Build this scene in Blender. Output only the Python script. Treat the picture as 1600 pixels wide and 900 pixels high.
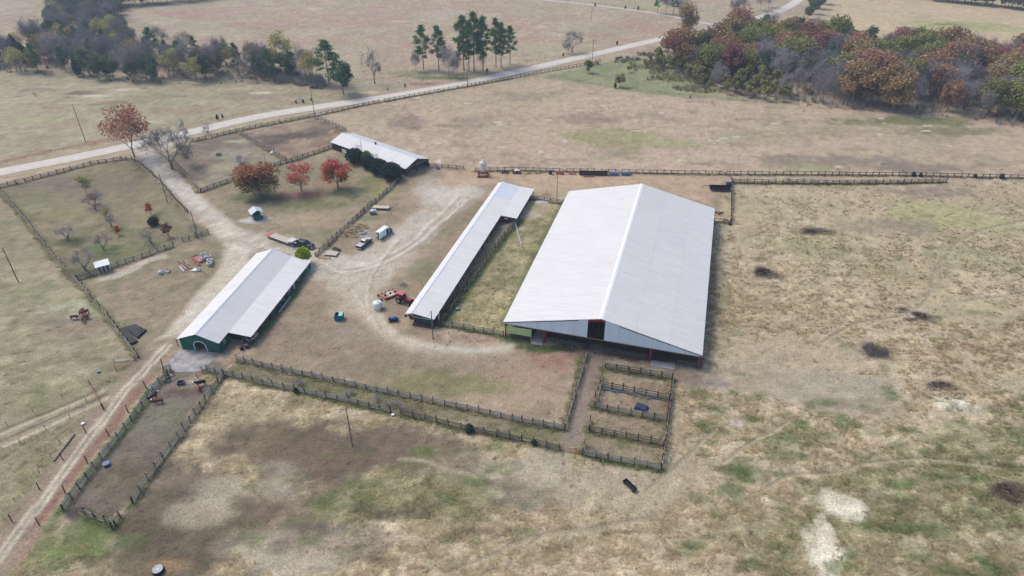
import bpy, bmesh, math, random
import numpy as np
from mathutils import Vector, Matrix
random.seed(7); RNG = np.random.default_rng(11)
for _o in list(bpy.data.objects): bpy.data.objects.remove(_o)
scene = bpy.context.scene; COL = scene.collection
R = math.radians
# ------------------------------------------------------------------ camera
PITCH = math.atan(700/1067.0); HCAM = 100.0; FPX = 1067.0
cd = bpy.data.cameras.new('camera'); cd.sensor_width = 36; cd.lens = 36*FPX/1600; cd.clip_start = .5; cd.clip_end = 9000
cam = bpy.data.objects.new('camera', cd); COL.objects.link(cam)
cam.location = (0, 0, HCAM); cam.rotation_euler = (math.pi/2-PITCH, 0, 0); scene.camera = cam
# ------------------------------------------------------------------ light: bright overcast, sun veiled behind the far left
SUN_AZ = R(-58); SUN_EL = R(52)
w = bpy.data.worlds.new('World'); scene.world = w; w.use_nodes = True
nt = w.node_tree; sky = nt.nodes.new('ShaderNodeTexSky'); sky.sky_type = 'NISHITA'; sky.sun_disc = False
sky.sun_elevation = SUN_EL; sky.sun_rotation = SUN_AZ; sky.air_density = 1.0; sky.dust_density = 3.0; sky.ozone_density = 1.0; sky.altitude = 100
nt.links.new(sky.outputs[0], nt.nodes['Background'].inputs[0]); nt.nodes['Background'].inputs[1].default_value = 0.135
sl = bpy.data.lights.new('sun', 'SUN'); sl.energy = 1.5; sl.angle = R(24); sl.color = (1, .95, .88)
so = bpy.data.objects.new('sun', sl); COL.objects.link(so); so.location = (0, 0, 300)
sd = Vector((math.sin(SUN_AZ)*math.cos(SUN_EL), math.cos(SUN_AZ)*math.cos(SUN_EL), math.sin(SUN_EL)))
so.rotation_euler = sd.to_track_quat('Z', 'Y').to_euler()
vs = scene.view_settings; vs.view_transform = 'Standard'; vs.look = 'None'; vs.exposure = 0.42; vs.gamma = 1; vs.use_curve_mapping = False
scene.render.engine = 'CYCLES'
scene.render.resolution_x = 1024; scene.render.resolution_y = 576
# ------------------------------------------------------------------ pixel (1600x900) -> point at height z
def g(x, y, z=0.0):
    u = (x-800)/FPX; v = (y-450)/FPX
    d = Vector((u, math.cos(PITCH)-v*math.sin(PITCH), -(math.sin(PITCH)+v*math.cos(PITCH))))
    p = d*((HCAM-z)/-d.z); p.z = z
    return p
def lin(c):
    return tuple(((v/255)/12.92 if v/255 <= .04045 else ((v/255+.055)/1.055)**2.4) for v in c)
# ------------------------------------------------------------------ object helpers
def thing(name, label, cat, loc=(0, 0, 0), rz=0, group=None):
    o = bpy.data.objects.new(name, None); COL.objects.link(o); o.empty_display_size = .3
    o.location = loc; o.rotation_euler = (0, 0, rz); o['label'] = label; o['category'] = cat
    if o.get('kind') is None: o['kind'] = 'thing'
    if group: o['group'] = group
    return o
def tag(o, label, cat, group=None):
    o['label'] = label; o['category'] = cat
    if o.get('kind') is None: o['kind'] = 'thing'
    if group: o['group'] = group
    return o
class MB:
    def __init__(s): s.v = []; s.f = []
    def add(s, vs, fs):
        b = len(s.v); s.v += [tuple(p) for p in vs]; s.f += [tuple(i+b for i in f) for f in fs]; return s
    def box(s, c, d, rz=0, m=None):
        x, y, z = d[0]/2, d[1]/2, d[2]/2
        vs = [Vector((a*x, b*y, e*z)) for e in (-1, 1) for a, b in ((-1, -1), (1, -1), (1, 1), (-1, 1))]
        if m is not None: vs = [m @ p for p in vs]
        elif rz: M = Matrix.Rotation(rz, 3, 'Z'); vs = [M @ p for p in vs]
        vs = [p+Vector(c) for p in vs]
        return s.add(vs, [(3, 2, 1, 0), (4, 5, 6, 7), (0, 1, 5, 4), (1, 2, 6, 5), (2, 3, 7, 6), (3, 0, 4, 7)])
    def tube(s, p0, p1, r0, r1=None, n=6, cap=True):
        r1 = r0 if r1 is None else r1; p0 = Vector(p0); p1 = Vector(p1); d = (p1-p0)
        if d.length < 1e-6: return s
        q = d.to_track_quat('Z', 'Y'); vs = []
        for p, r in ((p0, r0), (p1, r1)):
            for i in range(n):
                a = 2*math.pi*i/n; vs.append(p+q @ Vector((r*math.cos(a), r*math.sin(a), 0)))
        fs = [(i, (i+1) % n, n+(i+1) % n, n+i) for i in range(n)]
        if cap: fs += [tuple(range(n-1, -1, -1)), tuple(range(n, 2*n))]
        return s.add(vs, fs)
    def path(s, pts, r, n=5):
        for a, b in zip(pts, pts[1:]): s.tube(a, b, r, r, n)
        return s
    def lathe(s, prof, c=(0, 0, 0), n=14, axis='Z'):
        vs = []
        for r, z in prof:
            for i in range(n):
                a = 2*math.pi*i/n
                p = (r*math.cos(a), r*math.sin(a), z)
                if axis == 'Y': p = (p[0], p[2], p[1])
                if axis == 'X': p = (p[2], p[0], p[1])
                vs.append((p[0]+c[0], p[1]+c[1], p[2]+c[2]))
        k = len(prof); fs = []
        for j in range(k-1):
            for i in range(n): fs.append((j*n+i, j*n+(i+1) % n, (j+1)*n+(i+1) % n, (j+1)*n+i))
        fs += [tuple(range(n-1, -1, -1)), tuple(range((k-1)*n, k*n))]
        return s.add(vs, fs)
    def prism(s, poly, a, b, axis='Y'):
        # polygon of 2-D points swept between a and b: axis Y sweeps (x,z), X sweeps (y,z), Z sweeps (x,y)
        def P(u, v, t): return (u, t, v) if axis == 'Y' else ((t, u, v) if axis == 'X' else (u, v, t))
        n = len(poly); vs = [P(u, v, a) for u, v in poly]+[P(u, v, b) for u, v in poly]
        return s.add(vs, [tuple(range(n)), tuple(range(2*n-1, n-1, -1))]+[(i, n+i, n+(i+1) % n, (i+1) % n) for i in range(n)])
    def mesh(s, name):
        me = bpy.data.meshes.new(name); me.from_pydata(s.v, [], s.f)
        bm = bmesh.new(); bm.from_mesh(me); bmesh.ops.recalc_face_normals(bm, faces=bm.faces); bm.to_mesh(me); bm.free()
        return me
    def build(s, name, mat, parent=None, bevel=0, smooth=False):
        me = s.mesh(name); o = bpy.data.objects.new(name, me); COL.objects.link(o); me.materials.append(mat)
        if parent is not None: o.parent = parent
        if smooth:
            me.polygons.foreach_set('use_smooth', [True]*len(me.polygons))
        if bevel:
            m = o.modifiers.new('bevel', 'BEVEL'); m.width = bevel; m.segments = 2; m.limit_method = 'ANGLE'
        return o
def link(name, me, parent=None, loc=(0, 0, 0), rot=(0, 0, 0), sc=(1, 1, 1)):
    o = bpy.data.objects.new(name, me); COL.objects.link(o)
    if parent is not None: o.parent = parent
    o.location = loc; o.rotation_euler = rot; o.scale = sc
    return o
def copy_tree(o, parent=None):
    c = o.copy(); COL.objects.link(c); c.parent = parent
    for ch in o.children: copy_tree(ch, c)
    return c
# ------------------------------------------------------------------ materials
def mat(name, col, rough=.7, metal=0, var=.18, scale=1.5, bump=0, spec=.4, srgb=True, stretch=None, rnd=.12):
    m = bpy.data.materials.new(name); m.use_nodes = True; t = m.node_tree; b = t.nodes['Principled BSDF']
    b.inputs['Roughness'].default_value = rough; b.inputs['Metallic'].default_value = metal; b.inputs['Specular IOR Level'].default_value = spec
    c = lin(col) if srgb else col
    tc = t.nodes.new('ShaderNodeTexCoord'); n = t.nodes.new('ShaderNodeTexNoise'); n.inputs['Scale'].default_value = scale; n.inputs['Detail'].default_value = 5
    if stretch:
        mp = t.nodes.new('ShaderNodeMapping'); mp.inputs['Scale'].default_value = stretch
        t.links.new(tc.outputs['Object'], mp.inputs[0]); t.links.new(mp.outputs[0], n.inputs[0])
    else: t.links.new(tc.outputs['Object'], n.inputs[0])
    oi = t.nodes.new('ShaderNodeObjectInfo')
    ma = t.nodes.new('ShaderNodeMapRange'); ma.inputs['From Min'].default_value = .25; ma.inputs['From Max'].default_value = .75
    ma.inputs['To Min'].default_value = 1-var; ma.inputs['To Max'].default_value = 1+var; t.links.new(n.outputs[0], ma.inputs[0])
    mr = t.nodes.new('ShaderNodeMapRange'); mr.inputs['To Min'].default_value = 1-rnd; mr.inputs['To Max'].default_value = 1+rnd; t.links.new(oi.outputs['Random'], mr.inputs[0])
    mm = t.nodes.new('ShaderNodeMath'); mm.operation = 'MULTIPLY'; t.links.new(ma.outputs[0], mm.inputs[0]); t.links.new(mr.outputs[0], mm.inputs[1])
    vm = t.nodes.new('ShaderNodeVectorMath'); vm.operation = 'SCALE'; vm.inputs[0].default_value = c; t.links.new(mm.outputs[0], vm.inputs['Scale'])
    t.links.new(vm.outputs[0], b.inputs['Base Color'])
    if bump:
        bn = t.nodes.new('ShaderNodeBump'); bn.inputs['Strength'].default_value = bump; bn.inputs['Distance'].default_value = .05
        t.links.new(n.outputs[0], bn.inputs['Height']); t.links.new(bn.outputs[0], b.inputs['Normal'])
    return m
M = {}
M['roof'] = mat('galvanised roof', (217, 215, 212), .62, .0, .06, .5, stretch=(.35, 1.6, 1), rnd=.018)
M['roof_old'] = mat('older roof sheet', (204, 211, 219), .7, .0, .06, .5, rnd=.03)
M['ridge'] = mat('ridge cap metal', (238, 238, 238), .6, .0, .04, rnd=.02)
M['clad'] = mat('pale blue grey cladding', (230, 242, 250), .5, .0, .08, 1.0, stretch=(2.5, 2.5, .12), rnd=.03)
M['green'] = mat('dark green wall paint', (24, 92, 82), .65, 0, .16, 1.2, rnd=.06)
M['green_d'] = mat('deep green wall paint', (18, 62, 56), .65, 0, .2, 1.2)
M['limepanel'] = mat('faded lime panel', (186, 204, 140), .7, 0, .15, 1)
M['white'] = mat('white paint', (224, 224, 222), .5, 0, .05, 1)
M['red'] = mat('red steel paint', (136, 54, 56), .5, 0, .12, 1)
M['redbright'] = mat('bright red paint', (156, 44, 46), .4, 0, .1, 1)
M['rust'] = mat('rusty pink steel', (150, 88, 80), .8, 0, .25, 2)
M['maroon'] = mat('maroon board', (92, 48, 58), .7, 0, .2, 2)
M['post'] = mat('dark creosoted post', (52, 46, 44), .9, 0, .25, 2)
M['rail'] = mat('weathered fence board', (150, 146, 140), .9, 0, .3, 1.4, rnd=.25)
M['rail_d'] = mat('dark weathered board', (112, 106, 100), .9, 0, .3, 1.4, rnd=.25)
M['pole'] = mat('grey brown pole wood', (112, 100, 90), .9, 0, .2, 1.5)
M['steel'] = mat('galvanised steel', (190, 192, 194), .5, .2, .15, 2)
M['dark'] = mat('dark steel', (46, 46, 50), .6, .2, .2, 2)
M['black'] = mat('black plastic', (26, 26, 32), .5, 0, .2, 2)
M['tyre'] = mat('tyre rubber', (30, 30, 32), .9, 0, .15, 4)
M['rim'] = mat('wheel rim', (170, 172, 176), .4, .5, .1, 4)
M['glass'] = mat('tinted glass', (30, 40, 50), .08, 0, .05, 1, spec=.8)
M['concrete'] = mat('concrete', (176, 174, 172), .9, 0, .16, .8, bump=.2)
M['apron'] = mat('muddy concrete', (158, 154, 152), .95, 0, .5, .5, bump=.2)
M['wood'] = mat('bare timber', (160, 136, 112), .85, 0, .25, 1.5)
M['deck'] = mat('bleached deck plank', (196, 184, 168), .85, 0, .2, 2, rnd=.1)
M['carblack'] = mat('black car paint', (24, 28, 38), .18, .1, .04, 1, spec=.7)
M['car_skysheen'] = mat('grey car paint with sky sheen', (196, 199, 204), .3, .1, .04, 1, spec=.6)  # paled so the top panels carry the sky's reflection in their colour
M['vanwhite'] = mat('white van paint', (226, 228, 230), .3, 0, .03, 1)
M['teal'] = mat('teal bin paint', (0, 112, 110), .5, 0, .15, 1.5)
M['blue'] = mat('blue plastic', (40, 96, 160), .5, 0, .15, 1.5)
M['tarp'] = mat('slate blue plastic', (104, 124, 156), .6, 0, .2, 1.5)
M['navy'] = mat('navy plastic', (52, 58, 92), .5, 0, .15, 1.5)
M['tank'] = mat('white tank plastic', (228, 230, 228), .4, 0, .05, 1)
M['hay'] = mat('old hay', (160, 138, 106), .95, 0, .5, 3, bump=.4)
M['pink'] = mat('faded red deck', (186, 110, 112), .7, 0, .2, 1.5)
M['wire'] = mat('fence wire', (120, 116, 112), .6, .4, .05, 1)
M['cable'] = mat('cable', (120, 122, 126), .6, .2, .05, 1)
M['lamp'] = mat('lamp housing', (205, 208, 212), .4, .2, .05, 1)
M['bark'] = mat('grey brown bark', (136, 126, 120), .95, 0, .25, 3, bump=.3)
M['twig'] = mat('grey mauve twigs', (146, 140, 140), .95, 0, .15, .5)
M['floor'] = mat('arena dirt', (122, 98, 84), .95, 0, .2, .4)
def leafmat(name, base=None):
    m = bpy.data.materials.new(name); m.use_nodes = True; t = m.node_tree; b = t.nodes['Principled BSDF']; b.inputs['Roughness'].default_value = .85
    b.inputs['Specular IOR Level'].default_value = .15
    a = t.nodes.new('ShaderNodeAttribute'); a.attribute_name = 'Col'
    oi = t.nodes.new('ShaderNodeObjectInfo')
    mx = t.nodes.new('ShaderNodeMix'); mx.data_type = 'RGBA'; mx.blend_type = 'MULTIPLY'; mx.inputs[0].default_value = 1
    t.links.new(a.outputs['Color'], mx.inputs[6]); t.links.new(oi.outputs['Color'], mx.inputs[7])
    t.links.new(mx.outputs[2], b.inputs['Base Color'])
    tr = t.nodes.new('ShaderNodeBsdfTranslucent'); t.links.new(mx.outputs[2], tr.inputs[0])
    ms = t.nodes.new('ShaderNodeMixShader'); ms.inputs[0].default_value = .25
    t.links.new(b.outputs[0], ms.inputs[1]); t.links.new(tr.outputs[0], ms.inputs[2]); t.links.new(ms.outputs[0], t.nodes['Material Output'].inputs[0])
    return m
M['leaf'] = leafmat('leaves'); M['grass'] = leafmat('dry grass blades')
_t = M['grass'].node_tree; _n = _t.nodes.new('ShaderNodeCombineXYZ'); _n.inputs[2].default_value = 1   # blades shade like the turf they stand in
_t.links.new(_n.outputs[0], _t.nodes['Principled BSDF'].inputs['Normal'])
# ------------------------------------------------------------------ fence lines (photo pixels of the post feet)
# key: (label, points, rails, height, rail material, green verge strength)
FENCES = [
 ('brown board fence along the paved road between the driveway mouth and a utility pole', [(302, 222), (350, 211), (400, 200), (492, 182)], 3, 1.3, 'rail_d', .2),
 ('long brown board fence between the paved road and the bare tan hayfield', [(494, 182), (560, 167), (640, 152), (730, 136), (800, 123), (870, 110), (925, 100)], 2, 1.3, 'rail_d', .3),
 ('short board fence running from the road fence to the stable barn behind the dark bushes', [(492, 184), (515, 193), (541, 204)], 3, 1.3, 'rail', .2),
 ('grey board fence dividing the two small brown paddocks by the road', [(374, 208), (410, 229), (447, 250)], 4, 1.35, 'rail', .3),
 ('board fence behind the row of red maples, bounding the roadside paddocks', [(314, 301), (375, 279), (430, 260), (465, 250), (530, 228)], 3, 1.35, 'rail_d', .3),
 ('short grey fence along the driveway edge beside the bare spreading tree', [(270, 250), (287, 271), (314, 301)], 4, 1.35, 'rail', .2),
 ('board fence rounding the orchard paddock along road and driveway', [(-30, 300), (0, 294), (90, 272), (142, 258), (190, 250), (207, 251), (222, 259), (252, 286), (275, 313), (294, 333)], 3, 1.3, 'rail_d', .2),
 ('orchard fence behind the concrete strip with the small white roofed shelter', [(123, 438), (160, 425), (197, 412), (235, 399), (271, 386)], 3, 1.3, 'rail', .3),
 ('short board fence panel under the leaning pole at the orchard corner', [(286, 378), (306, 372), (326, 366)], 3, 1.3, 'rail', .1),
 ('long straight grey fence dividing the left pasture from the orchard and pipe stack', [(-20, 276), (0, 298), (40, 343), (82, 398), (130, 450), (170, 497), (217, 560)], 4, 1.4, 'rail', .45),
 ('weathered board fence of the cattle pen beside the red dirt lane', [(262, 587), (240, 613), (197, 671), (160, 718), (100, 798)], 4, 1.5, 'rail', .3),
 ('weathered board fence of the cattle pen facing the open pasture', [(350, 586), (322, 626), (280, 686), (244, 734), (208, 787)], 4, 1.5, 'rail', .6),
 ('short bracing fence stub at the lower corner of the cattle pen', [(188, 808), (176, 827)], 3, 1.4, 'rail', .6),
 ('broken end fence across the bottom of the cattle pen', [(134, 804), (165, 817), (182, 822)], 3, 1.4, 'rail', .7),
 ('upper fence of the parallel pair crossing below the mown yard', [(370, 564), (410, 573), (489, 590), (572, 608), (659, 626), (731, 641), (800, 656), (882, 672)], 4, 1.4, 'rail', .45),
 ('board fence climbing from the parallel pair to the arena entrance', [(882, 672), (898, 618), (916, 556)], 4, 1.4, 'rail', .5),
 ('lower fence of the parallel pair, from the cattle pen to the white bucket gap', [(323, 580), (350, 586), (411, 600), (477, 615), (544, 629), (610, 644)], 4, 1.4, 'rail', .6),
 ('lower fence of the parallel pair, from the white bucket gap to the rusty gate', [(626, 647), (664, 656), (720, 670), (815, 689), (874, 703)], 4, 1.4, 'rail_d', .5),
 ('pen divider fence next to the arena opening', [(945, 575), (1000, 584), (1050, 593)], 3, 1.5, 'rail_d', .7),
 ('pen divider fence with the blue trough strip below it', [(938, 604), (990, 614), (1046, 625)], 3, 1.5, 'rail_d', .3),
 ('pen divider fence just below the upturned navy tub', [(929, 638), (985, 648), (1041, 657)], 4, 1.5, 'rail', .6),
 ('pen divider fence between the two empty lower pens', [(921, 674), (978, 685), (1036, 696)], 3, 1.5, 'rail_d', .5),
 ('bottom fence of the row of pens facing the long black trough', [(911, 711), (970, 722), (1033, 734)], 4, 1.5, 'rail', .8),
 ('long side fence closing the four pens towards the straw pasture', [(1051, 592), (1042, 660), (1033, 734)], 4, 1.5, 'rail', .2),
 ('long dark fence behind the row of stored machinery at the hayfield edge', [(743, 268), (800, 267), (950, 270), (1135, 273), (1300, 274), (1425, 275), (1600, 279), (1680, 281)], 2, 1.3, 'rail_d', .3),
 ('short fence from the stable barn gable towards the feed bin', [(671, 260), (700, 263), (725, 265)], 3, 1.3, 'rail_d', .1),
 ('second fence just inside the hayfield fence at the top of the straw pasture', [(1145, 286), (1300, 287), (1390, 287), (1478, 285)], 3, 1.3, 'rail_d', .6),
 ('grey side fence behind the arena with the black dump trailer against it', [(1143, 286), (1142.5, 318), (1142, 348)], 4, 1.3, 'rail', .1),
 ('short fence stub behind the arena by the rusty bent steel', [(1116, 347), (1130, 348), (1141, 349)], 3, 1.3, 'rail_d', .3),
 ('grey diagonal fence between the maple lawn and the parked vehicles', [(631, 272), (610, 296), (575, 325), (545, 353), (493, 401)], 4, 1.35, 'rail', .2),
 ('board fence joining the long shed to the arena corner', [(689, 507), (725, 514), (786, 525)], 3, 1.4, 'rail', .8),
 ('board fence closing the grass strip behind long shed and arena', [(829, 311), (850, 314), (880, 319)], 3, 1.4, 'rail_d', .4),
 ('dark board fence under the eave of the long shed by the grass strip', [(690, 506), (735, 443), (788, 370), (807, 352)], 3, 1.5, 'rail_d', .6),
 ('short side fence closing the second pen towards the alley', [(939, 590), (938, 604), (930, 637)], 3, 1.5, 'rail', .2),
 ('stub of side fence at the third pen alley corner', [(930, 623), (929, 638)], 3, 1.5, 'rail', .2),
 ('stub of side fence at the fourth pen alley corner', [(922.5, 659), (921, 674)], 3, 1.5, 'rail', .2),
 ('stub of side fence at the lowest pen alley corner', [(913.5, 696), (911, 711)], 3, 1.5, 'rail', .2),
]
# ------------------------------------------------------------------ ground
def hashn(ix, iy, seed):
    v = np.sin(ix*127.1+iy*311.7+seed*74.7)*43758.5453
    return v-np.floor(v)
def vn(x, y, s, seed):
    x = x/s; y = y/s; ix = np.floor(x); iy = np.floor(y); fx = x-ix; fy = y-iy
    fx = fx*fx*(3-2*fx); fy = fy*fy*(3-2*fy)
    a = hashn(ix, iy, seed); b = hashn(ix+1, iy, seed); c = hashn(ix, iy+1, seed); d = hashn(ix+1, iy+1, seed)
    return (a*(1-fx)+b*fx)*(1-fy)+(c*(1-fx)+d*fx)*fy
def fbm(x, y, s, seed, o=4):
    t = 0; w_ = 0; a = 1.0
    for k in range(o):
        ca, sa = math.cos(.7*k+seed), math.sin(.7*k+seed)
        t = t+a*vn(x*ca-y*sa, x*sa+y*ca, s, seed+k*3.1); w_ += a; a *= .55; s *= .5
    return t/w_
def sm(v, a, b):
    t = np.clip((v-a)/(b-a), 0, 1); return t*t*(3-2*t)
def C(r, gg, b): return np.array(lin((r, gg, b)))*.92
def axis(a, b, d0, grow0, grow1, dmax):
    out = [a]
    while out[-1] < b:
        t = out[-1]
        d = d0
        if t > grow0: d = d0+(t-grow0)*(dmax-d0)/(grow1-grow0)
        out.append(t+min(d, dmax*1.0 if t < grow1 else dmax+(t-grow1)*.2))
    return out
ys = np.array([-300, -150, -60, -10, 15, 30, 36]+axis(40, 3200, .42, 90, 620, 3.4))
xp = axis(0, 3000, .55, 70, 420, 3.0)
xs = np.array([-v for v in xp[:0:-1]]+xp)
GX, GY = np.meshgrid(xs, ys); NXg, NYg = len(xs), len(ys)
X = GX.ravel(); Y = GY.ravel()
wx = X+3.2*(fbm(X, Y, 9, 1)-.5)*2; wy = Y+3.2*(fbm(X, Y, 9, 2)-.5)*2
def wpts(px): return [g(*p) for p in px]
def poly_sd(px, x, y):
    P_ = [(p.x, p.y) for p in wpts(px)]
    d2 = np.full(x.shape, 1e18); ins = np.zeros(x.shape, bool); n = len(P_)
    for i in range(n):
        ax, ay = P_[i]; bx, by = P_[(i+1) % n]; dx, dy = bx-ax, by-ay
        t = np.clip(((x-ax)*dx+(y-ay)*dy)/(dx*dx+dy*dy), 0, 1)
        d2 = np.minimum(d2, (x-ax-t*dx)**2+(y-ay-t*dy)**2)
        c = ((ay > y) != (by > y)) & (x < (bx-ax)*(y-ay)/((by-ay) if by != ay else 1e-9)+ax)
        ins ^= c
    return np.where(ins, -1, 1)*np.sqrt(d2)
def smooth_line(P_, n=6):
    out = []
    for i in range(len(P_)-1):
        p0 = P_[max(i-1, 0)]; p1 = P_[i]; p2 = P_[i+1]; p3 = P_[min(i+2, len(P_)-1)]
        for k in range(n):
            t = k/n
            out.append(.5*((2*p1)+(p2-p0)*t+(2*p0-5*p1+4*p2-p3)*t*t+(3*p1-p0-3*p2+p3)*t**3))
    out.append(P_[-1]); return out
def line_d(px, x, y, n=5):
    P_ = smooth_line(wpts(px), n); d2 = np.full(x.shape, 1e18)
    for a, b in zip(P_, P_[1:]):
        dx, dy = b.x-a.x, b.y-a.y
        t = np.clip(((x-a.x)*dx+(y-a.y)*dy)/(dx*dx+dy*dy+1e-9), 0, 1)
        d2 = np.minimum(d2, (x-a.x-t*dx)**2+(y-a.y-t*dy)**2)
    return np.sqrt(d2)
N0 = fbm(X, Y, 40, 3); N1 = fbm(X, Y, 14, 5, 5); N2 = fbm(X, Y, 5, 7, 4); N3 = fbm(X, Y, 1.6, 9, 3); N4 = fbm(X, Y, 22, 13, 5); N5 = fbm(X, Y, 3, 17, 4); N6 = vn(X, Y, .7, 21)
# streaky lay of the dry grass: noise stretched along one direction
NS = fbm(X*.35+Y*.25, Y*1.0-X*.3, 1.5, 31, 3)
col = np.zeros((len(X), 3)); tuft = np.zeros(len(X)); lane = np.zeros(len(X)); kindw = np.zeros(len(X))
def lerp(c, w_):
    global col
    col = col*(1-w_[:, None])+c*w_[:, None]
def mixed(i, c0, c1, c2=None, c3=None):
    r = c0+(c1-c0)*sm(N1[i]*.65+N2[i]*.35, .38, .64)[:, None]
    if c2 is not None: r = r+(c2-r)*(sm(N4[i]*.6+N5[i]*.4, .47, .68)*.7)[:, None]
    if c3 is not None: r = r+(c3-r)*(sm(N0[i]*.5+N2[i]*.5, .5, .7)*.65)[:, None]
    return r
def region(px, cols, feather=1.5, tf=0.0, strength=1.0):
    global col, tuft
    q = wpts(px); mg = 8
    i = np.nonzero((X > min(p.x for p in q)-mg) & (X < max(p.x for p in q)+mg) & (Y > min(p.y for p in q)-mg) & (Y < max(p.y for p in q)+mg))[0]
    w_ = sm(-poly_sd(px, wx[i], wy[i]), -feather, feather)*strength
    m = mixed(i, *cols); col[i] = col[i]*(1-w_[:, None])+m*w_[:, None]; tuft[i] = tuft[i]*(1-w_)+tf*w_
def patch(px, py, rx, ry, c, st=1.0, ang=0, edge=.5, c2=None, tf=None, nz=1.0):
    global col, tuft
    p = g(px, py); ca, sa = math.cos(ang), math.sin(ang)
    near = (np.abs(X-p.x) < 3*max(rx, ry)+4) & (np.abs(Y-p.y) < 3*max(rx, ry)+4)
    dx, dy = X[near]-p.x, Y[near]-p.y
    u = (dx*ca+dy*sa)/rx; v = (-dx*sa+dy*ca)/ry
    d = np.sqrt(u*u+v*v)+((N2[near]-.5)*1.1+(N1[near]-.5)*.8)*nz+(N3[near]-.5)*.5
    w_ = (1-sm(d, 1-edge, 1+edge*.5))*st
    cc = np.asarray(c)
    if c2 is not None: cc = cc+(np.asarray(c2)-cc)*sm(N5[near]*.6+N3[near]*.4, .42, .6)[:, None]
    col[near] = col[near]*(1-w_[:, None])+cc*w_[:, None]
    if tf is not None: tuft[near] = tuft[near]*(1-w_)+tf*w_
def stroke(px, wd, c, st=1.0, edge=.5, k=None, nz=.5, tf=0.0, c2=None):
    global tuft, kindw
    q = wpts(px); mg = wd*1.6+4
    i = np.nonzero((X > min(p.x for p in q)-mg) & (X < max(p.x for p in q)+mg) & (Y > min(p.y for p in q)-mg) & (Y < max(p.y for p in q)+mg))[0]
    d = line_d(px, X[i]+(wx[i]-X[i])*.25, Y[i]+(wy[i]-Y[i])*.25)
    e = d/(wd/2)+(N2[i]-.5)*nz+(N3[i]-.5)*nz*.6
    w_ = (1-sm(e, 1-edge, 1+edge))*st
    cc = np.asarray(c)
    if c2 is not None: cc = cc+(np.asarray(c2)-cc)*sm(N5[i]*.6+N1[i]*.4, .4, .6)[:, None]
    col[i] = col[i]*(1-w_[:, None])+cc*w_[:, None]; tuft[i] = tuft[i]*(1-w_)+tf*w_
    if k is not None: kindw[i] = np.where((e < 1) & (w_ > .35), k, kindw[i])
tanpink = C(198, 172, 146); straw = C(194, 172, 132); strawd = C(160, 140, 108); olive = C(134, 134, 92); dkgreen = C(98, 108, 64); brg = C(100, 130, 56)
thatch = C(140, 120, 102); mud = C(128, 110, 100); gravel = C(206, 196, 182); dirt = C(186, 166, 144); reddirt = C(176, 138, 122); pale = C(206, 196, 168)
greyg = C(166, 160, 136); mauve = C(140, 124, 116); rosy = C(186, 146, 128); burnt = C(84, 76, 76); sage = C(160, 158, 124)
# far country first
col[:] = mixed(slice(None), C(192, 172, 142), C(176, 154, 128), C(188, 150, 132), C(170, 164, 130)); tuft[:] = .45
region([(-400, 330), (-80, 288), (0, 270), (200, 230), (400, 183), (560, 150), (560, 120), (430, 128), (230, 126), (0, 105), (-400, 80)], (C(184, 170, 136), C(170, 158, 124), C(150, 148, 112), C(172, 146, 122)), 4, .35)
region([(1240, 60), (1290, 5), (1290, -120), (2300, -120), (2300, 160), (1560, 70), (1400, 55)], (C(206, 182, 142), C(196, 172, 134), C(190, 166, 130)), 5, .1)
region([(500, 186), (640, 156), (870, 118), (960, 138), (1150, 157), (1300, 168), (1480, 186), (1700, 205), (2300, 260), (2300, 300), (1600, 278), (745, 266), (670, 258), (545, 205)], (tanpink, C(190, 164, 138), C(164, 142, 120), C(178, 166, 126)), 1.5, .15)
region([(850, 122), (925, 102), (1000, 88), (1080, 105), (1130, 146), (1190, 161), (1100, 153), (1000, 146), (950, 137)], (C(160, 160, 116), C(140, 144, 98), C(176, 164, 124)), 2, .5)
# left pasture, orchard, paddocks, yards
region([(-400, 330), (0, 298), (40, 343), (82, 398), (130, 450), (170, 497), (217, 560), (160, 600), (120, 640), (0, 690), (-500, 900)], (C(180, 168, 132), C(160, 152, 116), C(164, 144, 118), C(144, 142, 100)), 1.5, .3)
region([(-500, 900), (0, 690), (120, 640), (160, 600), (217, 560), (285, 545), (100, 760), (-60, 990), (-300, 1300)], (C(172, 160, 126), C(156, 142, 112), C(140, 140, 96)), 1.5, .5)
region([(0, 296), (90, 272), (142, 258), (190, 250), (222, 259), (252, 286), (294, 333), (326, 366), (197, 411), (130, 440), (82, 397)], (C(156, 140, 112), C(142, 132, 100), C(134, 132, 88), C(172, 152, 118)), 1, .15)
region([(130, 445), (326, 366), (370, 370), (400, 392), (280, 540), (217, 560)], (C(170, 150, 122), C(152, 136, 108), C(140, 136, 98), C(184, 158, 128)), 1.5, .2)
region([(265, 245), (302, 222), (372, 207), (447, 250), (314, 301)], (C(150, 132, 112), C(166, 152, 126), C(156, 154, 120), C(132, 114, 102)), 1, .2)
region([(372, 207), (492, 184), (541, 204), (535, 228), (447, 250)], (C(150, 126, 108), C(178, 152, 122), C(116, 102, 94)), 1, .2)
region([(314, 301), (447, 250), (530, 228), (560, 240), (631, 272), (545, 353), (493, 401), (400, 385), (350, 345)], (C(168, 148, 120), C(150, 138, 108), C(134, 132, 92), C(180, 158, 124)), 1, .1)
region([(635, 268), (745, 268), (1140, 275), (1143, 350), (1000, 300), (835, 300), (640, 500), (690, 530), (905, 560), (884, 670), (370, 563), (410, 540), (478, 410), (493, 402), (560, 345)], (C(176, 152, 126), C(164, 142, 116), C(148, 136, 102), C(186, 160, 132)), 1.5, .1)
region([(680, 265), (1140, 276), (1110, 320), (1000, 290), (890, 300), (840, 300), (785, 285), (700, 300)], (C(200, 170, 138), C(190, 160, 130), C(180, 152, 122)), 2, .1)
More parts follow.
